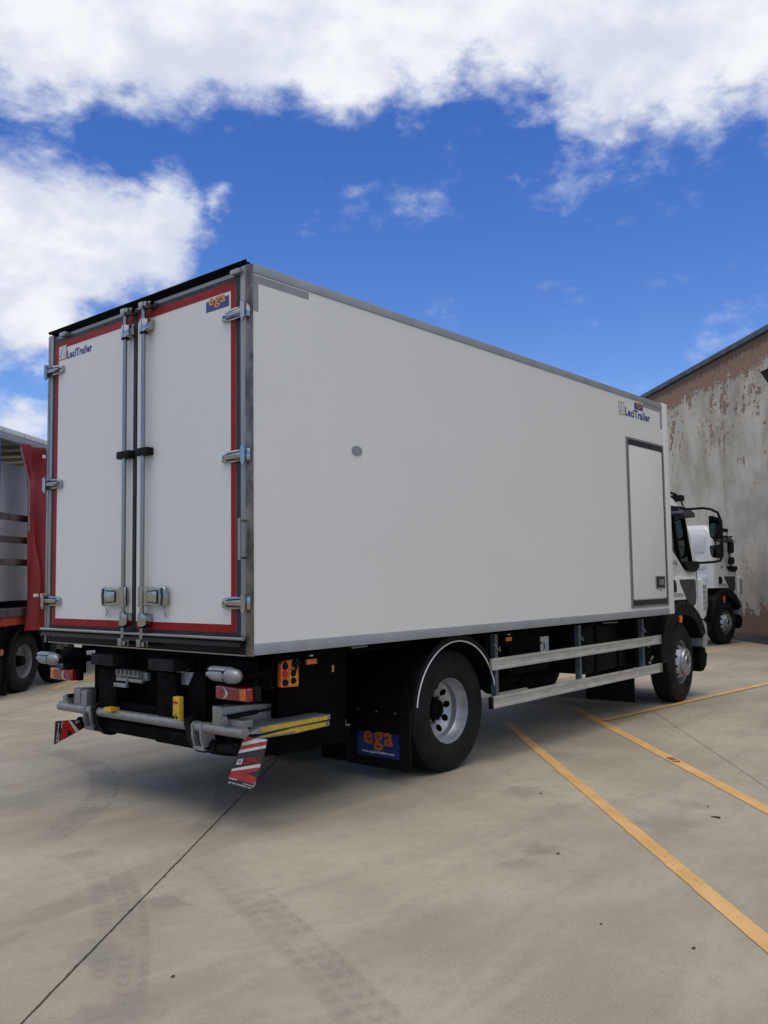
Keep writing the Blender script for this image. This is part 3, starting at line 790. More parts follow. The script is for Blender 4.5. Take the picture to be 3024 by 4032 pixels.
# corner tape and stickers on the near side
def decal(par, x0, x1, z0, z1, m, name='tape', y=-.0015):
    q = MB(); q.box(x0, x1, y, .004, z0, z1); return q.build(name, m, par)
decal(side, .016, .066, 3.404, 3.594, M['grey']); decal(side, .016, .535, 3.595, 3.645, M['grey'])
decal(side, 6.062, 6.600, 3.606, 3.655, M['grey']); decal(side, 6.547, 6.600, 3.406, 3.605, M['grey'])
pl = [(1.02+.058*math.cos(a), 2.572+.036*math.sin(a)) for a in [i*math.pi/16 for i in range(32)]]
b = MB(); b.prism([(max(.967, min(1.077, x)), z) for x, z in pl], 'y', -.006, .004); b.build('cap', M['grey'], side)


def logo(par, o, u, v, w_, h_, n):
    """framed emblem: border, ground, pen stroke and dot"""
    O, U, V, N = Vector(o), Vector(u), Vector(v), Vector(n)
    def quad(pts, m, name, lift):
        q = MB(); A = [O+U*(a*w_)+V*(c*h_)+N*lift for a, c in pts]; B = [p-N*.004 for p in A]
        va = [q.b.verts.new(p) for p in A]; vb = [q.b.verts.new(p) for p in B]
        q.b.faces.new(va)
        for i in range(len(va)):
            j = (i+1) % len(va); q.b.faces.new((va[j], va[i], vb[i], vb[j]))
        q.build(name, m, par)
    quad([(0, 0), (1, 0), (1, 1), (0, 1)], M['gold'], 'logo_border', .0015)
    quad([(.09, .075), (.91, .075), (.91, .925), (.09, .925)], M['logobg'], 'logo_ground', .0025)
    quad([(.16, .19), (.47, .20), (.47, .225), (.27, .235), (.40, .5), (.57, .86), (.52, .86), (.33, .52)], M['navy'], 'logo_stroke', .0035)
    quad([(.42, .33), (.62, .40), (.85, .42), (.86, .39), (.64, .37)], M['navy'], 'logo_stroke', .0035)
    quad([(.70+.09*math.cos(a), .23+.055*math.sin(a)) for a in [k*math.pi/6 for k in range(12)]], M['orangeprint'], 'logo_dot', .0035)


logo(side, (5.417, 0, 3.437), (1, 0, 0), (0, 0, 1), .146, .146, (0, -1, 0))
lettering('LeciTrailer', 'lettering', M['navy'], side, (5.582, -.0012, 3.442), (1, 0, 0), (0, 0, 1), .667, .100, .030)
decal(side, 5.828, 6.061, 3.552, 3.628, M['navy'], 'sticker')
lettering('ega', 'lettering', M['orangeprint'], side, (5.865, -.003, 3.562), (1, 0, 0), (0, 0, 1), .165, .082, .0)
# side door
q = MB()
def frame_ring(q, x0, x1, z0, z1, t, ya, yb, tb=None):
    tb = tb or t
    q.box(x0, x0+t, ya, yb, z0, z1); q.box(x1-t, x1, ya, yb, z0, z1); q.box(x0+t, x1-t, ya, yb, z0, z0+tb); q.box(x0+t, x1-t, ya, yb, z1-tb, z1)
frame_ring(q, 5.566, 6.592, 1.256, 3.20, .034, -.010, .01, .022); sdf = q.build('side_door', M['alu'], T)
sdf['label'] = 'white side hatch with an aluminium frame'
q = MB(); frame_ring(q, 5.601, 6.557, 1.2785, 3.1775, .05, -.004, .012, .062); q.build('door_seal', M['gasket'], sdf)
q = MB(); q.box(5.618, 6.522, -.014, -.0045, 1.352, 3.104, .003); q.build('door_leaf', M['white'], sdf)
q = MB(); frame_ring(q, 6.21, 6.47, 1.462, 1.612, .014, -.024, -.0142); q.prism([(6.285, 1.50), (6.44, 1.50), (6.44, 1.575), (6.285, 1.575)], 'y', -.026, -.016, .004); q.build('latch', M['chrome'], sdf)
q = MB(); q.box(6.2245, 6.4555, -.0155, -.0142, 1.4765, 1.5975); q.build('latch_recess', M['gasket'], sdf)
q = MB(); q.prism([(6.32, 1.435), (6.34, 1.452), (6.36, 1.448), (6.375, 1.425), (6.352, 1.437), (6.342, 1.430)], 'y', -.018, -.0145); q.build('key', M['galv'], sdf)

# rear frame
b = MB(); b.box(-.012, .06, .0655, 2.5345, 3.668, 3.714); b.build('rear_header', M['frame'], T)
b = MB(); b.box(-.012, .06, .0655, .0983, 1.2505, 3.6675); b.build('rear_jamb', M['frame'], T)
b = MB(); b.box(-.012, .06, 2.5077, 2.5345, 1.2505, 3.6675); b.build('rear_jamb', M['frame'], T)
b = MB(); b.box(-.026, .05, .0985, 2.5075, 1.2505, 3.6675); b.build('door_gasket', M['gasket'], T)
b = MB(); b.prism([(-.0125, 3.700), (-.046, 3.733), (-.052, 3.742), (-.046, 3.748), (-.02, 3.744), (.02, 3.752), (.02, 3.7165), (-.0125, 3.7165)], 'y', .062, 2.538, .002); b.prism([(-.046, 3.733), (-.052, 3.742), (-.046, 3.748), (-.0365, 3.746), (-.0365, 3.7235)], 'y', .030, .0615); b.prism([(-.046, 3.733), (-.052, 3.742), (-.046, 3.748), (-.0365, 3.746), (-.0365, 3.7235)], 'y', 2.5385, 2.565)
b.build('rain_visor', M['chassis'], T)
for yy in (.075, 2.27):
    b = MB(); b.prism(rounded([(yy, 3.668), (yy+.10, 3.668), (yy+.10, 3.700), (yy, 3.700)], .015), 'x', -.06, -.0125, .004); b.build('marker_lamp', M['frame'], T)
b = MB(); b.prism([(-.036, 1.249), (-.085, 1.262), (-.098, 1.252), (-.09, 1.238), (-.04, 1.222), (-.04, 1.148), (.05, 1.148), (.05, 1.249)], 'y', .0635, 2.5365); b.build('rear_sill', M['dsteel'], T)
b = MB(); b.tube([(-.094, .03, 1.255), (-.094, 2.57, 1.255)], .011, 10); b.build('sill_bead', M['steel'], T)
b = MB(); b.prism([(-.0905, 1.2365), (-.112, 1.205), (-.108, 1.203), (-.05, 1.221)], 'y', .05, 2.55); b.build('sill_flange', M['dsteel'], T)
b = MB(); b.box(-.048, -.041, .064, 2.536, 1.142, 1.150); b.build('sill_edge', M['steel'], T)

XD = -.020


def rear_door(y0, y1, hinge_y, s):
    """s=+1: hinged at low y (near door); s=-1: far door"""
    b = MB(); b.box(-.028, -.0205, y0, y1, 1.288, 3.632); dr = b.build('rear_door', M['doorwhite'], T)
    out0, out1 = (y0, y0+.05) if s == 1 else (y1-.05, y1)
    b = MB()
    b.box(-.0300, -.0281, out0, out1, 1.288, 3.632)
    i0, i1 = (out1, y1) if s == 1 else (y0, out0)
    b.box(-.0300, -.0281, i0, i1, 1.288, 1.342); b.box(-.0300, -.0281, i0, i1, 3.578, 3.632)
    b.build('red_trim', M['red'], dr)
    for z in (3.402, 2.446, 1.484):
        q = MB()
        def yy(v): return hinge_y+s*v
        pts = [(.03, .036), (.10, .042), (.20, .033), (.232, .022), (.238, -.026), (.226, -.036), (.12, -.040), (.03, -.036)]
        q.prism([(yy(a), z+c) for a, c in pts], 'x', -.050, -.030, .006)
        q.prism([(yy(a), z+c) for a, c in ((.0, .018), (.14, .012), (.19, .006), (.19, -.006), (.14, -.014), (.0, -.018))], 'x', -.068, -.048, .006)
        q.tube([(-.066, yy(0), z-.052), (-.066, yy(0), z+.052)], .017, 14)
        q.tube([(-.066, yy(0), z-.066), (-.066, yy(0), z+.062)], .010, 10)
        q.box(-.056, -.012, min(yy(-.035), yy(0)), max(yy(-.035), yy(0)), z-.042, z+.042, .004)
        hg = q.build('hinge', M['chrome'], dr)
        q = MB(); q.prism([(yy(a), z+c) for a, c in ((.03, .030), (.17, .024), (.20, .012), (.03, .021))], 'x', -.0512, -.049); q.prism([(yy(a), z+c) for a, c in ((.03, -.022), (.20, -.014), (.18, -.028), (.03, -.030))], 'x', -.0512, -.049); q.box(-.0555, -.05, min(yy(.17), yy(.215)), max(yy(.17), yy(.215)), z-.005, z+.005); q.build('hinge_groove', M['gasket'], dr)
    yb = y1-.195 if s == 1 else y0+.03
    yb = 1.145 if s == 1 else 1.383
    xb = -.072
    q = MB(); q.tube([(xb, yb, 1.20), (xb, yb, 3.665)], .0165, 14); q.build('lock_bar', M['steel'], dr)
    t = -1 if s == 1 else -1
    for z in (3.515, 1.356):
        q = MB(); q.prism([(yb+.026, z-.05), (yb+.026, z+.05), (yb-.03, z+.05), (yb-.078, z+.035), (yb-.078, z-.035), (yb-.03, z-.05)], 'x', -.094, -.0301, .010)
        q.tube([(xb, yb, z-.05), (xb, yb, z+.05)], .026, 14); q.build('bar_guide', M['chrome'], dr)
        q = MB(); q.tube([(xb, yb, z-.060), (xb, yb, z-.048)], .030, 14); q.build('guide_ring', M['black'], dr)
    for z, dzv in ((3.662, 1), (1.190, -1)):
        q = MB(); q.box(xb-.028, xb+.02, yb-.022, yb+.03, z-.028, z+.028, .006)
        q.box(-.09, -.012, yb-.100, yb-.04, z-.024, z+.018, .006); q.tube([(-.07, yb-.03, z), (-.07, yb-.10, z)], .014, 10)
        q.tube([(-.115, yb-.075, z-.004), (-.02, yb-.075, z-.004)], .018, 10)
        q.build('cam_keeper', M['steel'], dr)
    q = MB(); q.box(-.095, -.0301, yb-.075 if s == 1 else yb-.085, yb+.06 if s == 1 else yb+.075, 2.548, 2.606, .008); q.build('bar_clamp', M['black'], dr)
    # handle plate with grip loop
    h = -1 if s == 1 else 1
    zc = 1.522
    up_ = [(-.03, .072), (.02, .070), (.09, .056), (.16, .054), (.225, .066), (.262, .078), (.285, .060), (.292, .0)]
    pts = up_+[(a, -c) for a, c in up_[-2::-1]]
    q = MB(); q.prism([(yb+h*a, zc+c) for a, c in pts], 'x', -.082, -.045, .022, 5)
    q.build('handle', M['chrome'], dr)
    q = MB(); q.prism(rounded([(yb+h*.075, zc-.042), (yb+h*.215, zc-.050), (yb+h*.215, zc+.050), (yb+h*.075, zc+.042)], .014), 'x', -.0832, -.07); q.build('handle_painted_contrast', M['gasket'], dr)  # black ring painted in for dark reflections around the chrome pocket
    q = MB()
    q.prism(rounded([(yb+h*.09, zc-.034), (yb+h*.20, zc-.040), (yb+h*.20, zc+.040), (yb+h*.09, zc+.034)], .012), 'x', -.090, -.07, .008, 3)
    q.tube([(xb-.006, yb, zc-.074), (xb-.006, yb, zc+.074)], .024, 14)
    q.build('handle_pocket', M['chrome'], dr)
    q = MB(); q.prism([(yb+h*.232, zc-.058), (yb+h*.262, zc-.062), (yb+h*.272, zc), (yb+h*.262, zc+.062), (yb+h*.232, zc+.058), (yb+h*.246, zc)], 'x', -.0840, -.06); q.build('grip_slot', M['gasket'], dr)
    q = MB(); q.tube([(-.06, yb+h*.25, zc-.08), (-.05, yb+h*.245, zc-.105)], .003, 6); q.prism([(yb+h*.24, zc-.105), (yb+h*.26, zc-.11), (yb+h*.255, zc-.125), (yb+h*.27, zc-.15), (yb+h*.262, zc-.152), (yb+h*.245, zc-.128)], 'x', -.05, -.047); q.build('key', M['galv'], dr)
    return dr


d1 = rear_door(.152, 1.282, .040, 1)
d2 = rear_door(1.338, 2.476, 2.562, -1)
b = MB(); b.box(-.034, -.0205, 1.2905, 1.3295, 1.27, 3.63, .006); b.build('centre_seal', M['gasket'], T)
nx = (-1, 0, 0)
for nm_ in ('rear_header', 'rear_jamb', 'rear_jamb.001', 'door_gasket', 'centre_seal', 'rear_door', 'rear_door.001', 'rain_visor', 'marker_lamp', 'marker_lamp.001'):
    bpy.data.objects[nm_].location.x = .030
for nm_ in ('rear_sill', 'sill_bead', 'sill_flange', 'sill_edge'):
    bpy.data.objects[nm_].location.x = .050
def rdecal(par, ya, yb, z0, z1, m, name):
    q = MB(); q.box(-.0298, -.0275, min(ya, yb), max(ya, yb), z0, z1); return q.build(name, m, par)
rdecal(d1, .222, .466, 3.478, 3.552, M['navy'], 'sticker')
lettering('ega', 'lettering', M['orangeprint'], d1, (-.031, .435, 3.492), (0, -1, 0), (0, 0, 1), .178, .078, .015)
logo(d2, (-.0300, 2.422, 3.480), (0, -1, 0), (0, 0, 1), .124, .120, nx)
lettering('LeciTrailer', 'lettering', M['navy'], d2, (-.0292, 2.290, 3.474), (0, -1, 0), (0, 0, 1), .372, .066, .030)
b = MB(); b.tube([(-.06, .046, 1.76), (-.06, .046, 2.03)], .011, 10); b.tube([(-.06, .046, 1.775), (-.012, .05, 1.775)], .009, 8); b.tube([(-.06, .046, 2.015), (-.012, .05, 2.015)], .009, 8); b.build('grab_bar', M['steel'], T)

# chassis and rear equipment
b = MB()
for yy in (.86, 1.66): b.box(.25, 8.1, yy, yy+.08, .82, 1.10)
for xx in (.5, 1.6, 3.2, 4.4, 5.6): b.box(xx, xx+.1, .94, 1.66, .85, 1.05)
b.box(.2, 6.6, .25, .33, 1.07, 1.148); b.box(.2, 6.6, 2.27, 2.35, 1.07, 1.148)
for i in range(14): b.box(.3+i*.46, .36+i*.46, .15, 2.45, 1.10, 1.159)
b.build('chassis_frame', M['chassis'], T)
b = MB(); b.tube([(2.343, .3, .505), (2.343, 2.3, .505)], .085, 14); b.tube([(2.343, 1.3, .30), (2.343, 1.3, .72)], .2, 16); b.tube([(7.4, .4, .50), (7.4, 2.2, .50)], .06, 12); b.tube([(2.5, 1.3, .6), (6.6, 1.3, .8)], .06, 10); b.build('axle', M['chassis'], T)
for yy in (.03, 2.57):
    sg = 1 if yy < 1 else -1
    def Yb(v): return yy+sg*v
    b = MB(); b.box(-.052, .25, min(Yb(.06), Yb(.36)), max(Yb(.06), Yb(.36)), .99, 1.03); b.build('bumper_bracket', M['chassis'], T)
    yo = .03 if yy < 1 else 2.245        # galvanised roller buffer: drum held in a curved guard
    q = MB()
    q.lathe([(yo+.02, .0001), (yo+.028, .022), (yo+.045, .040), (yo+.075, .048), (yo+.13, .050), (yo+.135, .040)], (-.05, 0, 1.018), 24)
    q.lathe([(yo+.125, .050), (yo+.125, .056), (yo+.30, .055), (yo+.30, .049)], (-.05, 0, 1.018), 14, R(50), R(140), True)
    q.box(-.108, -.085, yo+.125, yo+.19, 1.003, 1.033, .004)
    q.build('roller_guard', M['galv'], T)
    q = MB()
    q.lathe([(yo+.165, .030), (yo+.165, .043), (yo+.275, .043), (yo+.315, .030), (yo+.32, .0001)], (-.05, 0, 1.018), 24)
    q.tube([(-.055, yo+.31, 1.018), (-.055, yo+.345, 1.018)], .017, 8); q.tube([(-.05, yo+.168, 1.018), (-.05, yo+.17, 1.018)], .012, 8); q.build('roller', M['galv'], T)
    # tail lamp cluster
    def lens(a, c, m, name, par, x0=.02, x1=.06, z0=.842, z1=.938, bv=.010):
        q = MB(); q.box(x0, x1, min(Yb(a), Yb(c)), max(Yb(a), Yb(c)), z0, z1, bv, 3); return q.build(name, m, par)
    lamp = lens(.030, .368, M['redlens'], 'tail_lamp', T, .022, .075, .845, .938, .018)
    lens(.055, .115, M['amber'], 'amber_lens', lamp, .016, .06, .852, .931, .012)
    zc = .890
    q = MB(); pts = [(.335+.075*math.cos(a), zc+.046*math.sin(a)) for a in [R(100+16*i) for i in range(11)]]+[(.325+.042*math.cos(a), zc+.044*math.sin(a)) for a in [R(260-16*i) for i in range(11)]]
    pts = [(a-.032, zc+(z-zc)*.88) for a, z in pts]
    q.prism([(Yb(a), z) for a, z in pts], 'x', .016, .05); q.build('reversing_lens', M['clear'], lamp)
    lens(.290, .346, M['flagred'], 'round_reflector', lamp, .017, .05, .866, .916, .02)
    lens(.02, .375, M['black'], 'lamp_housing', lamp, .0755, .13, .842, .941, .01)
    lens(.08, .36, M['chassis'], 'lamp_bracket', T, .11, .16, .90, 1.10, .004)
for y0_, y1_, in ((1.07, 1.37), (1.58, 1.88)):
    pass
for y0_ in (.80, 1.55):
    b = MB(); b.box(-.02, .16, y0_+.0, y0_+.30, 1.0, 1.085, .012); b.build('rubber_buffer', M['rubber'], T)
b = MB(); b.box(.20, .26, .45, 2.15, .62, 1.14); b.box(.12, .2, .62, .85, .60, 1.0, .008); b.box(.06, .2, 1.62, 1.86, .66, .96, .012); b.box(.06, .2, .88, 1.10, .66, .98, .012)
b.box(.10, .6, .86, 1.74, .60, .72); b.build('lift_frame', M['chassis'], T)
b = MB(); b.box(.50, 1.20, .30, 1.0, .40, 1.10, .02); b.box(.30, .5, .14, .26, .95, 1.14); b.box(.5, 1.7, .86, 1.74, .35, 1.08); b.box(1.25, 1.32, .36, .62, .24, .50, .01); b.box(.5, 1.3, 1.8, 2.4, .5, 1.1); b.build('equipment_box', M['chassis'], T)
q = MB(); q.lathe([(-.14, .26), (-.14, .42), (-.10, .50), (.10, .50), (.14, .42), (.14, .26)], (0, 0, 0), 48, closed=True)
q.rot(math.pi/2, ax='X'); bmesh.ops.translate(q.b, verts=q.b.verts, vec=(1.10, 1.22, .42)); q.build('spare_wheel', M['rubber'], T)  # dark curve read as a spare wheel, added low to deepen shade beneath
b = MB(); b.box(1.252, 1.318, .37, .60, .501, .512); b.tube([(1.285, .42, .512), (1.285, .42, .545)], .03, 12); b.build('box_lid', M['galv'], T)
b = MB()
b.box(.06, .09, 1.22, 1.62, .905, .965, .004); b.box(.03, .06, 1.25, 1.58, .890, .915, .004)
for i in range(6): b.box(.02, .09, 1.28+i*.055, 1.292+i*.055, .930, .975)
b.tube([(.04, 1.27, .935), (.04, 1.56, .935)], .011, 10)
lp = b.build('plate_holder', M['alu'], T)
b = MB(); b.tube([(.03, 1.43, .95), (.025, 1.43, .90), (.025, 1.425, .875), (.03, 1.44, .868), (.03, 1.445, .885)], .004, 6); b.box(.02, .05, 1.44, 1.60, .845, .875, .004); b.build('catch_ring', M['galv'], lp)
b = MB(); b.prism([(.92, .90), (.80, .90), (.74, .99), (.94, .99)], 'x', .11, .118); b.box(.10, .118, .80, .88, 1.0, 1.05, .006); b.build('step_bracket', M['galv'], T)
# yellow control block on the lift
b = MB(); b.box(-.02, .025, .735, .805, .672, .835, .008, 3); yb_ = b.build('control_block', M['yellow'], T)
lettering('ZEPRO', 'lettering', M['redprint'], yb_, (-.0212, .80, .785), (0, -1, 0), (0, 0, 1), .058, .020, .03)
for yy, zz, r_ in ((.755, .695, .012), (.786, .695, .012), (.770, .714, .005)):
    b = MB(); b.tube([(-.022, yy, zz), (-.015, yy, zz)], r_, 12); b.build('button', M['black'], yb_)
b = MB(); b.box(-.0, .08, 1.60, 1.70, .655, .685, .008); b.build('control_foot', M['yellow'], T)

# folded tail lift
b = MB(); b.tube([(.072, .150, .636), (.072, 2.45, .626)], .036, 20); b.build('lift_tube', M['alu'], T)
b = MB(); b.tube([(.16, .62, .535), (.16, 1.98, .535)], .070, 20); b.build('lift_crossbeam', M['chassis'], T)
for ya in (.61, 1.99):
    sg = 1 if ya < 1.3 else -1
    b = MB()
    for dy in (-.055, .035):
        b.prism(rounded([(.03, .665), (.11, .670), (.135, .60), (.17, .50), (.14, .475), (.06, .485), (.035, .56)], .02), 'y', ya+dy, ya+dy+.022, .003)
    b.box(.05, .15, ya-.055, ya+.057, .478, .505, .004); b.build('lift_bracket', M['galv'], T)
    b = MB(); yk = ya+sg*.10
    b.prism(rounded([(.02, .68), (.10, .70), (.18, .66), (.28, .50), (.22, .43), (.13, .44), (.06, .52)], .03), 'y', yk-.03, yk+.03, .012); b.tube([(.14, ya+sg*.06, .50), (.14, ya-sg*.11, .50)], .045, 16); b.tube([(.14, ya-sg*.10, .50), (.14, ya-sg*.28, .512)], .034, 14)
    b.build('lift_arm', M['black'], T)
b = MB(); b.prism([(.095, .628), (.185, .662), (.86, .662), (.86, .628), (.19, .618)], 'y', .14, 2.46, .002); pf = b.build('platform', M['alu'], T)
b = MB(); b.prism([(.12, .596), (.52, .617), (.86, .617), (.86, .580), (.52, .572), (.14, .585)], 'y', .15, 2.45, .002); pf2 = b.build('platform', M['alu'], T)
for yy, s in ((.14, -1), (2.46, 1)):
    def e(v): return yy+s*v
    b = MB(); b.prism([(.205, .626), (.83, .629), (.83, .655), (.205, .655)], 'y', min(e(.002), e(-.004)), max(e(.002), e(-.004))); b.build('yellow_edge', M['yellowtape'], pf)
    b = MB(); b.prism([(.19, .590), (.52, .590+.0), (.52, .578), (.82, .586), (.82, .612), (.50, .612), (.19, .594)], 'y', min(e(-.006), e(-.014)), max(e(-.006), e(-.014))); b.build('yellow_edge', M['yellowtape'], pf2)
    b = MB(); b.tube([(.842, e(.004), .645), (.842, e(-.03), .645)], .014, 10); b.tube([(.842, e(-.004), .600), (.842, e(-.04), .600)], .014, 10); b.build('edge_bead', M['alu'], pf)
# raised side beams, gas struts and stops
for yy, s in ((.37, 1), (2.23, -1)):
    def e(v): return yy+s*v
    b = MB(); b.prism([(.06, .663), (.06, .788), (.20, .782), (.76, .742), (.76, .663)], 'y', min(e(0), e(.10)), max(e(0), e(.10)), .004); b.build('side_beam', M['alu'], T)
    b = MB(); b.box(.075, .165, min(e(-.19), e(-.045)), max(e(-.19), e(-.045)), .664, .712, .003); b.build('ramp_stop', M['alu'], T)
    b = MB(); b.tube([(.035, e(-.04), .722), (.34, e(-.03), .726)], .016, 12); b.tube([(.34, e(-.03), .726), (.66, e(-.02), .730)], .008, 10); b.build('gas_strut', M['black'], T)
    b = MB(); b.prism(rounded([(.02, .735), (.05, .738), (.075, .69), (.105, .66), (.10, .60), (.085, .60), (.07, .64), (.03, .68)], .008), 'y', min(e(-.06), e(-.045)), max(e(-.06), e(-.045)), .003); b.tube([(.645, e(-.035), .728), (.69, e(-.035), .728)], .018, 8); b.build('strut_lever', M['galv'], T)
    if s == -1:
        b = MB(); b.box(.05, .10, 2.02, 2.10, .66, .78, .003); b.build('strut_plate', M['galv'], T)

# hazard flags: outline (u across, v down) mapped on a plane


def flag(P, par_mats=True, text=True):
    """P(u,v)->point; u 0..1 across, v 0 (top) .. 1 (bottom)"""
    N = (P(1, 0)-P(0, 0)).cross(P(0, 1)-P(0, 0)).normalized()
    q = MB(); A = [q.b.verts.new(P(u, v)) for u, v in ((0, 0), (1, 0), (1, .5), (1, 1), (0, 1), (0, .5))]; Bk = [q.b.verts.new(v.co-N*-.004) for v in A]
    q.b.faces.new(A); q.b.faces.new(Bk[::-1])
    for i in range(6):
        j = (i+1) % 6; q.b.faces.new((A[j], A[i], Bk[i], Bk[j]))
    fo = q.build('hazard_flag', M['darkprint'], T)
    def band(pts, m, name='flag_band', l=.0016):
        q = MB(); q.face([P(u, v)-N*l for u, v in pts]); q.build(name, m, fo)
    band([(.0, .01), (.98, .01), (.98, .02), (.05, .13), (0, .14)], M['flagred'])
    band([(.02, .145), (.55, .01), (.99, .0), (.99, .03), (.04, .20)][:5], M['flagwhite'], l=.002)
    band([(.02, .21), (.99, .035), (.99, .10), (.03, .285)], M['flagred'])
    band([(.03, .29), (.99, .105), (.99, .165), (.03, .355)], M['flagwhite'])
    band([(.02, .675), (.95, .47), (.98, .54), (.03, .72)], M['flagwhite'])
    band([(.03, .725), (.98, .545), (.97, .60), (.55, .71), (.95, .74), (.97, .885), (.03, .84)], M['flagred'])
    band([(.04, .85), (.35, .86), (.35, .875), (.04, .868)], M['flagwhite'], l=.002)
    band([(.60, .90), (.97, .915), (.985, .80), (.99, .80), (.99, .93), (.60, .912)], M['flagwhite'], l=.002)
    band([(.10, .47), (.29, .44), (.29, .55), (.10, .58)], M['flagwhite'])
    U = (P(.9, .37)-P(.33, .465)); V = (P(.33, .37)-P(.33, .52))
    band([(.195+.055*math.cos(a)-.0, .507+.03*math.sin(a)) for a in [k*math.pi/6 for k in range(12)]], M['darkprint'], 'flag_mark', .0022)
    band([(.195+.028*math.cos(a)-.0, .505+.014*math.sin(a)) for a in [k*math.pi/6 for k in range(12)]], M['flagwhite'], 'flag_mark', .0026)
    if text:
        def skew(u, v): return P(u, v-.15*(u-.33))
        lettering('ZEPRO', 'lettering', M['redprint'], fo, (0, 0, 0), U, P(0, 0)-P(0, 1), 1, 1, .02, .0006, 0, (skew, .34, .93, .43, .545, -N*.004))
        lettering('gros-mulder.es', 'lettering', M['whiteprint'], fo, (0, 0, 0), U, P(0, 0)-P(0, 1), 1, 1, .0, .0006, 0, (lambda u, v: P(u, v+.03*(u-.5)), .10, .92, .925, .972, -N*.004))
    return fo


def P_right(u, v):
    # hangs below the tube at the near side, narrower and skewed towards the bottom
    ya = .165+(.372-.165)*v; yb = -.02+(.079+.02)*v
    if True:
        ybow = 1-(1-v)**2
        ya = .19+(.365-.19)*v; yb = -.03+(.085+.03)*(v**1.3)
    return Vector((.105-.02*v, ya+(yb-ya)*u, .612+(.279-.612)*v))


def P_left(u, v):
    # swung up against the far side, lying almost level
    a = Vector((.13, 2.225, .53)); du = Vector((-.03, -.045, -.085)); c1 = Vector((-.15, 2.125, .56))
    t = (v-.42)/.58
    return a+(c1-a)*t+du*((.9+1.0*t)*u)


flag(P_right)
flag(P_left)

# control panel and side markers
b = MB(); b.prism(rounded([(.338, .908), (.505, .900), (.505, 1.086), (.365, 1.082), (.338, 1.055)], .012), 'y', .095, .125, .004); cp = b.build('control_panel', M['orange'], T)
def knob(x, z, r, m, y=.095, dp=.012, name='knob'):
    q = MB(); q.tube([(x, y, z), (x, y-dp, z)], [r, r*.85], 14); q.build(name, m, cp)
b = MB(); b.box(.42, .485, .0935, .096, .915, 1.01); b.build('label_plate', M['yellow'], cp)
for x, z, m in ((.378, .935, M['black']), (.378, .993, M['flagred']), (.378, 1.045, M['black']), (.452, .943, M['black']), (.452, .993, M['black'])): knob(x, z, .024, m)
knob(.378, 1.068, .011, M['black']); knob(.468, 1.06, .028, M['black'], .095, .03); b = MB(); b.tube([(.47, .07, 1.06), (.455, .065, 1.03), (.45, .075, 1.0)], .008, 8); b.tube([(.49, .07, 1.075), (.46, .07, 1.05)], .012, 8); b.build('switch_key', M['black'], cp)
b = MB()
for k_ in range(3):
    p0 = Vector((.33, .16+.03*k_, 1.08)); b.tube([p0, p0+Vector((-.03, 0, -.05)), p0+Vector((-.035, 0, -.11)), p0+Vector((0, .02, -.17)), p0+Vector((.05, .06, -.19))], .011, 8)
b.build('hose', M['black'], T)
for x0, x1 in ((.634, .736), (3.212, 3.306), (6.045, 6.137)):
    b = MB(); b.box(x0, x1, .145, .165, 1.032, 1.069, .004); mk = b.build('side_marker', M['amber'], T)
    b = MB(); b.box(x0+.01, x1-.01, .165, .18, 1.0, 1.148); b.build('marker_bracket', M['chassis'], mk)
    b = MB(); b.box(x0+.04, x0+.062, .144, .1655, 1.088, 1.098); b.build('marker_tag', M['whiteprint'], mk)
b = MB(); b.box(.95, .965, .2, .21, .95, 1.0); b.build('warning_tag', M['yellow'], T)
for p0, p1 in (((1.05, .1, 1.125), (1.22, .1, 1.128)), ((5.15, .14, 1.112), (5.45, .12, 1.106))):
    b = MB(); b.tube([p0, p1], .0085, 8); b.build('lashing_rod', M['galv'], T)

# rear mudguard, mudflap
cx, cz = 2.343, .525
for s in (0, 1):
    def Yf(v): return v if s == 0 else 2.6-v
    lo, hi = sorted((Yf(.085), Yf(.86)))
    q = MB(); q.lathe([(lo, .60), (lo, .622), (hi, .622), (hi, .60)], (cx, 0, cz), 40, R(8), R(172), True)
    lo, hi = sorted((Yf(.075), Yf(.098)))
    q.lathe([(lo, .568), (lo, .618), (hi, .618), (hi, .568)], (cx, 0, cz), 40, R(8), R(172), True)
    mg = q.build('mudguard', M['black'], T, 40)
    q = MB(); q.tube([(cx+.568*math.cos(a), Yf(.075), cz+.568*math.sin(a)) for a in [R(8+164*i/48) for i in range(49)]], .006, 8); q.build('white_edge', M['whiteprint'], mg)
    for yy in (.30, .62):
        q = MB(); q.tube([(cx+(.627+.018*math.sin(i*2.2))*math.cos(a), Yf(yy)+.012*math.sin(i*3), cz+(.627+.018*math.sin(i*2.2))*math.sin(a)) for i, a in enumerate([R(118+5*i) for i in range(8)])], .008, 6)
        q.build('guard_clip', M['chassis'], mg)
    lo, hi = sorted((Yf(.115), Yf(.80)))
    q = MB(); q.box(1.735, 1.75, lo, hi, .10, .66, .004); q.box(1.72, 1.735, lo, hi, .53, .57, .004); mf = q.build('mudflap', M['black'], T)
    for yy in (.25, .45, .65):
        q = MB(); q.tube([(1.715, Yf(yy), .55), (1.72, Yf(yy), .55)], .009, 8); q.build('flap_bolt', M['galv'], mf)
    q = MB(); q.box(1.7325, 1.736, min(Yf(.226), Yf(.676)), max(Yf(.226), Yf(.676)), .185, .378); q.build('flap_sticker', M['blue'], mf)
    oy = .605 if s == 0 else 2.6-.295
    lettering('ega', 'lettering', M['flaporange'], mf, (1.7315, oy, .232), (0, -1, 0), (0, 0, 1), .315, .155, .025, .001)
    oy = .625 if s == 0 else 2.6-.275
    lettering('www.egalecitrailer.com', 'lettering', M['whiteprint'], mf, (1.7315, oy, .205), (0, -1, 0), (0, 0, 1), .345, .026, .01, .001)
rear_wheel(T, 2.343, .505, 1, .145)
rear_wheel(T, 2.343, .505, -1, .145)
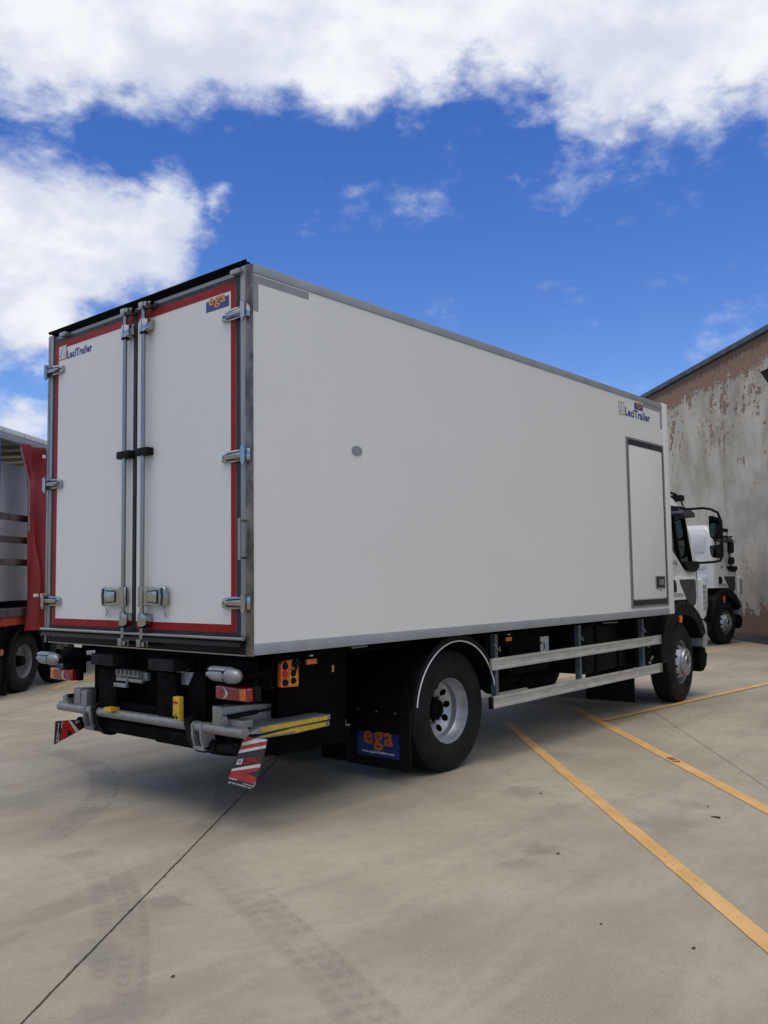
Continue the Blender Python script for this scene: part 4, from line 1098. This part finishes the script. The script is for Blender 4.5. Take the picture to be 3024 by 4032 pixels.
fwl = front_wheel(T, 7.40, .165, .505, R(5.0))
front_wheel(T, 7.40, 2.6-.165, .505, R(4.0), True)

# side guards
for s in (0, 1):
    def Yg(v): return v if s == 0 else 2.6-v
    for z0, z1, nm in ((.808, .908, 0), (.476, .577, 1)):
        h = z1-z0
        pr = [(.030, z0), (.030, z0+h*.22), (.036, z0+h*.27), (.036, z0+h*.73), (.030, z0+h*.78), (.030, z1), (.058, z1), (.058, z0)]
        q = MB(); q.prism([(Yg(a), z) for a, z in pr], 'x', 2.80, 6.37); rl = q.build('guard_rail', M['alug'], T)
        q = MB(); q.box(6.372, 6.415, min(Yg(.026), Yg(.06)), max(Yg(.026), Yg(.06)), z0-.003, z1+.003, .004); q.build('rail_clip', M['alu'], rl)
        if nm: q = MB(); q.box(2.765, 2.799, min(Yg(.026), Yg(.06)), max(Yg(.026), Yg(.06)), z0-.002, z1+.002, .004); q.build('rail_cap', M['black'], rl)
    for xx in (2.915, 4.465, 5.985):
        q = MB(); q.box(xx-.022, xx+.018, min(Yg(.0585), Yg(.062)), max(Yg(.0585), Yg(.062)), .50, 1.118); q.box(xx-.026, xx-.0222, min(Yg(.0585), Yg(.11)), max(Yg(.0585), Yg(.11)), .50, 1.118)
        gp = q.build('guard_post', M['steelblue'], T)
        q = MB()
        for i in range(6):
            z = .60+i*.055
            if .8 < z < .92: continue
            q.box(xx-.006, xx+.004, min(Yg(.0575), Yg(.0584)), max(Yg(.0575), Yg(.0584)), z, z+.022)
        for i in range(5): q.box(xx-.006, xx+.004, min(Yg(.0575), Yg(.0584)), max(Yg(.0575), Yg(.0584)), .925+i*.035, .937+i*.035)
        q.build('slot', M['gasket'], gp)
        q = MB(); q.tube([(xx-.06, Yg(.05), 1.03), (xx, Yg(.045), .985), (xx+.05, Yg(.05), .96), (xx+.03, Yg(.05), 1.01)], .005, 6); q.build('spring_clip', M['galv'], gp)
        q = MB(); q.box(xx-.10, xx-.027, min(Yg(.11), Yg(.5)), max(Yg(.11), Yg(.5)), .90, 1.12, .01); q.build('post_bracket', M['chassis'], gp)

# tanks and boxes between the axles
b = MB(); b.box(3.34, 4.10, .20, .95, .70, 1.12, .03); b.box(3.42, 3.78, .35, 1.0, .60, .72, .04); bb_ = b.build('battery_box', M['chassis'], T)
b = MB(); b.box(3.905, 4.065, .196, .2, .79, 1.03); b.build('warning_label', M['paper'], bb_)
b = MB(); b.prism([(3.955, .90), (3.968, .92), (3.965, .945), (3.957, .975), (3.963, .98), (3.972, .96), (3.98, .982), (3.986, .975), (3.98, .95), (4.0, .945), (3.998, .935), (3.985, .93), (4.0, .905), (3.993, .90), (3.978, .918), (3.964, .896)], 'y', .1945, .1962); b.box(3.90, 3.93, .1945, .1962, .96, .985); b.build('label_print', M['darkprint'], bb_)
b = MB(); b.tube([(3.62, .62, .60), (4.32, .62, .60)], .13, 20); b.tube([(3.82, .42, .60), (4.46, .40, .575)], .052, 14); b.build('silencer', M['chassis'], T)
b = MB(); b.tube([(4.47, .40, .575), (4.455, .40, .575)], .047, 14); b.build('exhaust_mouth', M['gasket'], T)
b = MB(); b.box(4.95, 6.02, .28, .95, .555, 1.10, .06, 4); ft = b.build('fuel_tank', M['black'], T)
for xx in (5.2, 5.75):
    b = MB(); b.box(xx, xx+.04, .272, .96, .55, 1.105, .002); b.build('tank_strap', M['chassis'], ft)
b = MB(); b.tube([(4.62, .55, .80), (4.62, 1.05, .80)], .20, 20); b.box(4.55, 4.95, .40, .9, .66, 1.1, .04); b.build('air_tank', M['chassis'], T)
b = MB(); b.box(6.05, 6.062, .22, .85, .14, .62, .004); b.build('front_mudflap', M['black'], T)
b = MB(); b.box(6.062, 6.9, .20, .7, .55, 1.13, .03); b.tube([(6.42, .13, .72), (6.47, .13, .76)], .02, 8); b.build('front_inner_guard', M['chassis'], T)
b = MB(); b.tube([(6.30, .12, .62), (6.36, .12, .66)], .012, 8); b.tube([(6.26, .12, .58), (6.27, .12, .60)], .018, 8); b.tube([(6.25, .12, .77), (6.25, .12, .80)], .016, 8); b.build('hose_fitting', M['galv'], T)
make_cab(T, 7.40, .18, 'white low cab')

# ------------------------------------------------------------------ second rigid truck by the wall
h2 = R(-6.5)
T2 = thing('cab_truck', 'white cab truck without a body parked close to the plaster wall', 'truck', (16.72, 2.98, 0), h2)
make_cab(T2, .195, 0, 'white low cab with pressed rear wall', True)
front_wheel(T2, .195, -.02, .505, 0)
front_wheel(T2, .195, 2.26, .505, 0, True)
b = MB()
for yy in (.70, 1.48): b.box(-5.6, .8, yy, yy+.08, .80, 1.06)
for xx in (-5.5, -4.6, -3.2, -2.0, -1.0): b.box(xx, xx+.1, .78, 1.48, .83, 1.02)
b.tube([(-4.86, .1, .505), (-4.86, 2.1, .505)], .085, 12); b.box(-1.7, -.75, .10, .65, .55, 1.05, .05); b.build('chassis_frame', M['chassis'], T2)
for s in (0, 1):
    y_ = -.02 if s == 0 else 1.66
    q = tyre((-4.86, 0, .505), y_, y_+.28, .505); wq = q.build('wheel', M['rubber'], T2, 30)
    q = tyre((-4.86, 0, .505), y_+.32, y_+.60, .505); q.build('inner_wheel', M['rubber'], T2, 30)
    q = MB(); yr = y_+.03 if s == 0 else y_+.25; q.lathe([(yr, .285), (yr+(.15 if s == 0 else -.15), .23), (yr+(.15 if s == 0 else -.15), .001)], (-4.86, 0, .505), 40); q.build('rim', M['silver'], wq)
b = MB(); b.prism(rounded([(-.62, .30), (-.30, .62), (-.42, 1.05), (-.70, 1.15), (-.78, .6)], .05), 'y', .0, .5, .01); b.build('wing_lower', M['black'], T2)
hp = [(.0, -.026), (.026, .004), (.026, .016), (.014, .024), (0, .014), (-.014, .024), (-.026, .016), (-.026, .004)]
b = MB(); b.prism([(.015+a*1.0, .985+c) for a, c in hp], 'y', -.0695, -.066); b.build('heart_sticker', M['whiteprint'], T2)

# ------------------------------------------------------------------ curtain sided trailer on the left
th = R(35)
TR = thing('curtain_trailer', 'tall open curtain sided trailer with a bunched red curtain and dark slats', 'trailer', (2.144, 7.859, 0), th)
LEN = 8.4
b = MB(); b.box(-.05, LEN, 0, 2.5, 3.845, 3.875, .008); rf = b.build('roof', M['cargo'], TR)
for yy in (0, 2.46):
    b = MB(); b.box(-.05, LEN, yy-.012, yy+.05, 3.795, 3.846, .006); b.build('roof_edge', M['cargo'], rf)
    b = MB(); b.box(-.05, LEN, yy-.006, yy+.045, 3.70, 3.794, .006); b.build('roof_rail', M['railgrey'], rf)
for i in range(14):
    b = MB(); b.tube([(.05+i*.6, -.014, 3.822), (.05+i*.6, -.02, 3.822)], .012, 8); b.build('rivet', M['galv'], rf)
for i in range(12):
    b = MB(); b.box(.25+i*.68, .37+i*.68, .05, 2.45, 3.79, 3.844); b.build('roof_bow', M['roofwood'], rf)
for xx in (-.05, LEN-.08):
    for yy in (.0, 2.40):
        b = MB(); b.box(xx, xx+.08, yy, yy+.10, 1.13, 3.70, .01); b.build('corner_pillar', M['navy'], TR)
b = MB(); b.box(-.05, LEN, 0.002, 2.5, 1.14, 1.262, .008); b.build('load_floor', M['wood'], TR)
b = MB(); b.box(-.05, LEN, .02, .10, 1.02, 1.138, .01); b.box(-.05, LEN, 2.40, 2.48, 1.02, 1.138, .01); b.box(.3, LEN, .75, .85, .72, 1.138); b.box(.3, LEN, 1.65, 1.75, .72, 1.138)
for i in range(9): b.box(.4+i*.9, .48+i*.9, .10, 2.4, 1.0, 1.138)
b.build('chassis', M['chred'], TR)
for yy in (.045, 2.43):
    for z in (2.55, 2.222, 1.89):
        b = MB(); b.box(-.01, LEN-.1, yy, yy+.028, z, z+.098, .004); b.build('side_slat', M['wood'], TR)
b = MB()
NU, NV = 84, 40
grid = []
for j in range(NV+1):
    v = j/NV; z = 3.70-(3.70-.93)*v; row = []
    e0 = .43+.25*min(1, v/.17)**1.3; e1 = 1.50
    pin = 1-.35*math.exp(-((v-.12)/.07)**2)
    for i in range(NU+1):
        u = i/NU
        x = e0+(e1-e0)*u+.012*math.sin(v*9+u*11)
        eg = min(1, u*5)
        fold = eg*(.075*pin*math.sin(u*19+1.8*math.sin(v*3.1))+.05*math.sin(u*27+v*5+1)*(.3+math.sin(v*3.14))+.02*math.sin(u*6-v*13))+.03*math.exp(-((v-.13+.15*(u-.3))/.05)**2)
        if v > .86: fold += .05*(v-.86)/.14*math.sin(u*9+2)
        row.append(b.b.verts.new((x, -.06+fold-.03*v, z)))
    grid.append(row)
for j in range(NV):
    for i in range(NU): b.b.faces.new((grid[j][i], grid[j][i+1], grid[j+1][i+1], grid[j+1][i]))
cu_ = b.build('curtain', M['curtain'], TR, 80, normals=False)
b = MB()
for i in range(6): b.box(.69+i*.125, .80+i*.125, -.180, -.175, 1.425, 1.472)
b.build('reflective_strip', M['whiteprint'], cu_)
b = MB(); b.tube([(.43, -.075, 3.62), (.53, -.09, 3.4), (.645, -.105, 3.1), (.665, -.105, 2.4)], .011, 8); b.build('curtain_pole', M['galv'], cu_)
b = MB(); b.prism(rounded([(.94, 3.53), (1.03, 3.54), (1.02, 3.585), (.95, 3.58)], .01), 'y', -.165, -.155); b.build('curtain_buckle', M['whiteprint'], cu_)
for k_, ux in enumerate((.99, 2.25)):
    q = tyre((ux, 0, .46), .08, .37, .46, .265); wq = q.build('wheel', M['rubber'], TR, 30)
    q = MB(); q.lathe([(.11, .262), (.094, .277), (.10, .268), (.12, .255), (.22, .235), (.24, .15), (.24, .001)], (ux, 0, .46), 48); q.build('rim', M['silverd'], wq)
    q = MB(); q.lathe([(.12, .001), (.12, .07), (.24, .09)], (ux, 0, .46), 24); q.build('hub', M['chassis'], wq)
    q = tyre((ux, 0, .46), 2.13, 2.42, .46, .265); wq = q.build('wheel', M['rubber'], TR, 30)
    q = MB(); q.lathe([(2.41, .27), (2.26, .235), (2.26, .001)], (ux, 0, .46), 40); q.build('rim', M['silverd'], wq)
    q = MB(); lo, hi = .05, .55; q.lathe([(lo, .52), (lo, .56), (hi, .56), (hi, .52)], (ux, 0, .46), 30, R(15), R(178), True); q.build('wing', M['black'], TR)
b = MB(); b.box(.40, .412, .06, .5, .02, .50, .003); b.box(.02, .40, .10, .16, .22, .62, .01); b.box(.02, .45, .0, .5, .02, .03, .002) if False else None; fl_ = b.build('mudflap', M['black'], TR)
lettering('S L', 'lettering', M['paper'], fl_, (.399, .50, .30), (0, -1, 0), (0, 0, 1), .30, .07, .01)
b = MB(); b.box(-.02, .10, -.01, .30, .08, .42, .008); b.build('spare_box', M['chassis'], TR)
b = MB(); b.box(-.02, .55, .10, .40, .55, 1.0); b.build('rear_panel', M['chassis'], TR)
b = MB(); b.box(.05, .25, .04, .20, .60, .70, .015); tl = b.build('tail_lamp', M['redlens'], TR); b = MB(); b.box(.252, .275, .045, .20, .61, .69, .008); b.build('amber_lens', M['amber'], tl)
for i, (u0, u1, z1, lb) in enumerate(((.05, 2.6, 3.46, 'tall white panelled crate loaded behind the slats of the open trailer'),)):
    cg = thing('white_crate', lb, 'crate', (0, 0, 0), 0)
    cg.location = TR.location+Vector((math.cos(th)*u0-math.sin(th)*.36, math.sin(th)*u0+math.cos(th)*.36, 1.263)); cg.rotation_euler = (0, 0, th)
    b = MB(); b.box(0, u1-u0, 0, 1.9, .10, z1-1.263, .01); b.build('panel', M['cargo'], cg)
    b = MB(); b.box(0.02, u1-u0-.02, .02, 1.88, 0, .0995); b.build('skid', M['chassis'], cg)
    b = MB(); b.box(.10, .17, -.004, .01, .30, .42); b.box(.40, .46, -.004, .01, 1.28, 1.34, .0); b.build('slot', M['gasket'], cg)

# ------------------------------------------------------------------ small things on the concrete
b = MB(); b.tube([(0, 0, .006), (.008, -.024, .007), (.004, -.058, .006)], [.003, .005, .0075], 7)
tw = b.build('twig', M['leafm']); tw.location = (2.25, -2.055, 0); tag(tw, 'short dark twig lying on the concrete beyond the near yellow line', 'twig')
spots = [((.126, -2.319), 'tiny dark leaf bit left of the near yellow line at the bottom right'),
         ((.127, -2.758), 'tiny dark leaf bit lying closest to the near end of the yellow line'),
         ((2.123, -.826), 'tiny dark leaf bit on the concrete between the rear wheel and the near yellow line'),
         ((.93, -1.64), 'tiny dark leaf bit on the grey stain left of the near yellow line'),
         ((2.5, -1.94), 'tiny dark leaf bit just behind the short twig'),
         ((6.2, -.35), 'tiny dark leaf bit just inside the crossing yellow line near the front wheel'),
         ((9.5, -1.0), 'tiny dark leaf bit far out on the concrete beyond the crossing yellow line'),
         ((-1.47, -1.2), 'tiny dark leaf bit beside the long joint in the foreground')]
for i, ((x, y), lb) in enumerate(spots):
    b = MB(); r = random.uniform(.007, .014); n = 5
    vs = [b.b.verts.new((r*random.uniform(.5, 1.3)*math.cos(k*6.283/n), r*random.uniform(.5, 1.3)*math.sin(k*6.283/n), random.uniform(.001, .008))) for k in range(n)]
    cv = b.b.verts.new((0, 0, random.uniform(.004, .012)))
    bt = b.b.verts.new((0, 0, .0005))
    for k in range(n): b.b.faces.new((vs[k], vs[(k+1) % n], cv)); b.b.faces.new((vs[(k+1) % n], vs[k], bt))
    o = b.build('leaf_bit', M['leafm']); o.location = (x, y, 0)
    tag(o, lb, 'leaf', 'bits of dry leaf on the concrete')
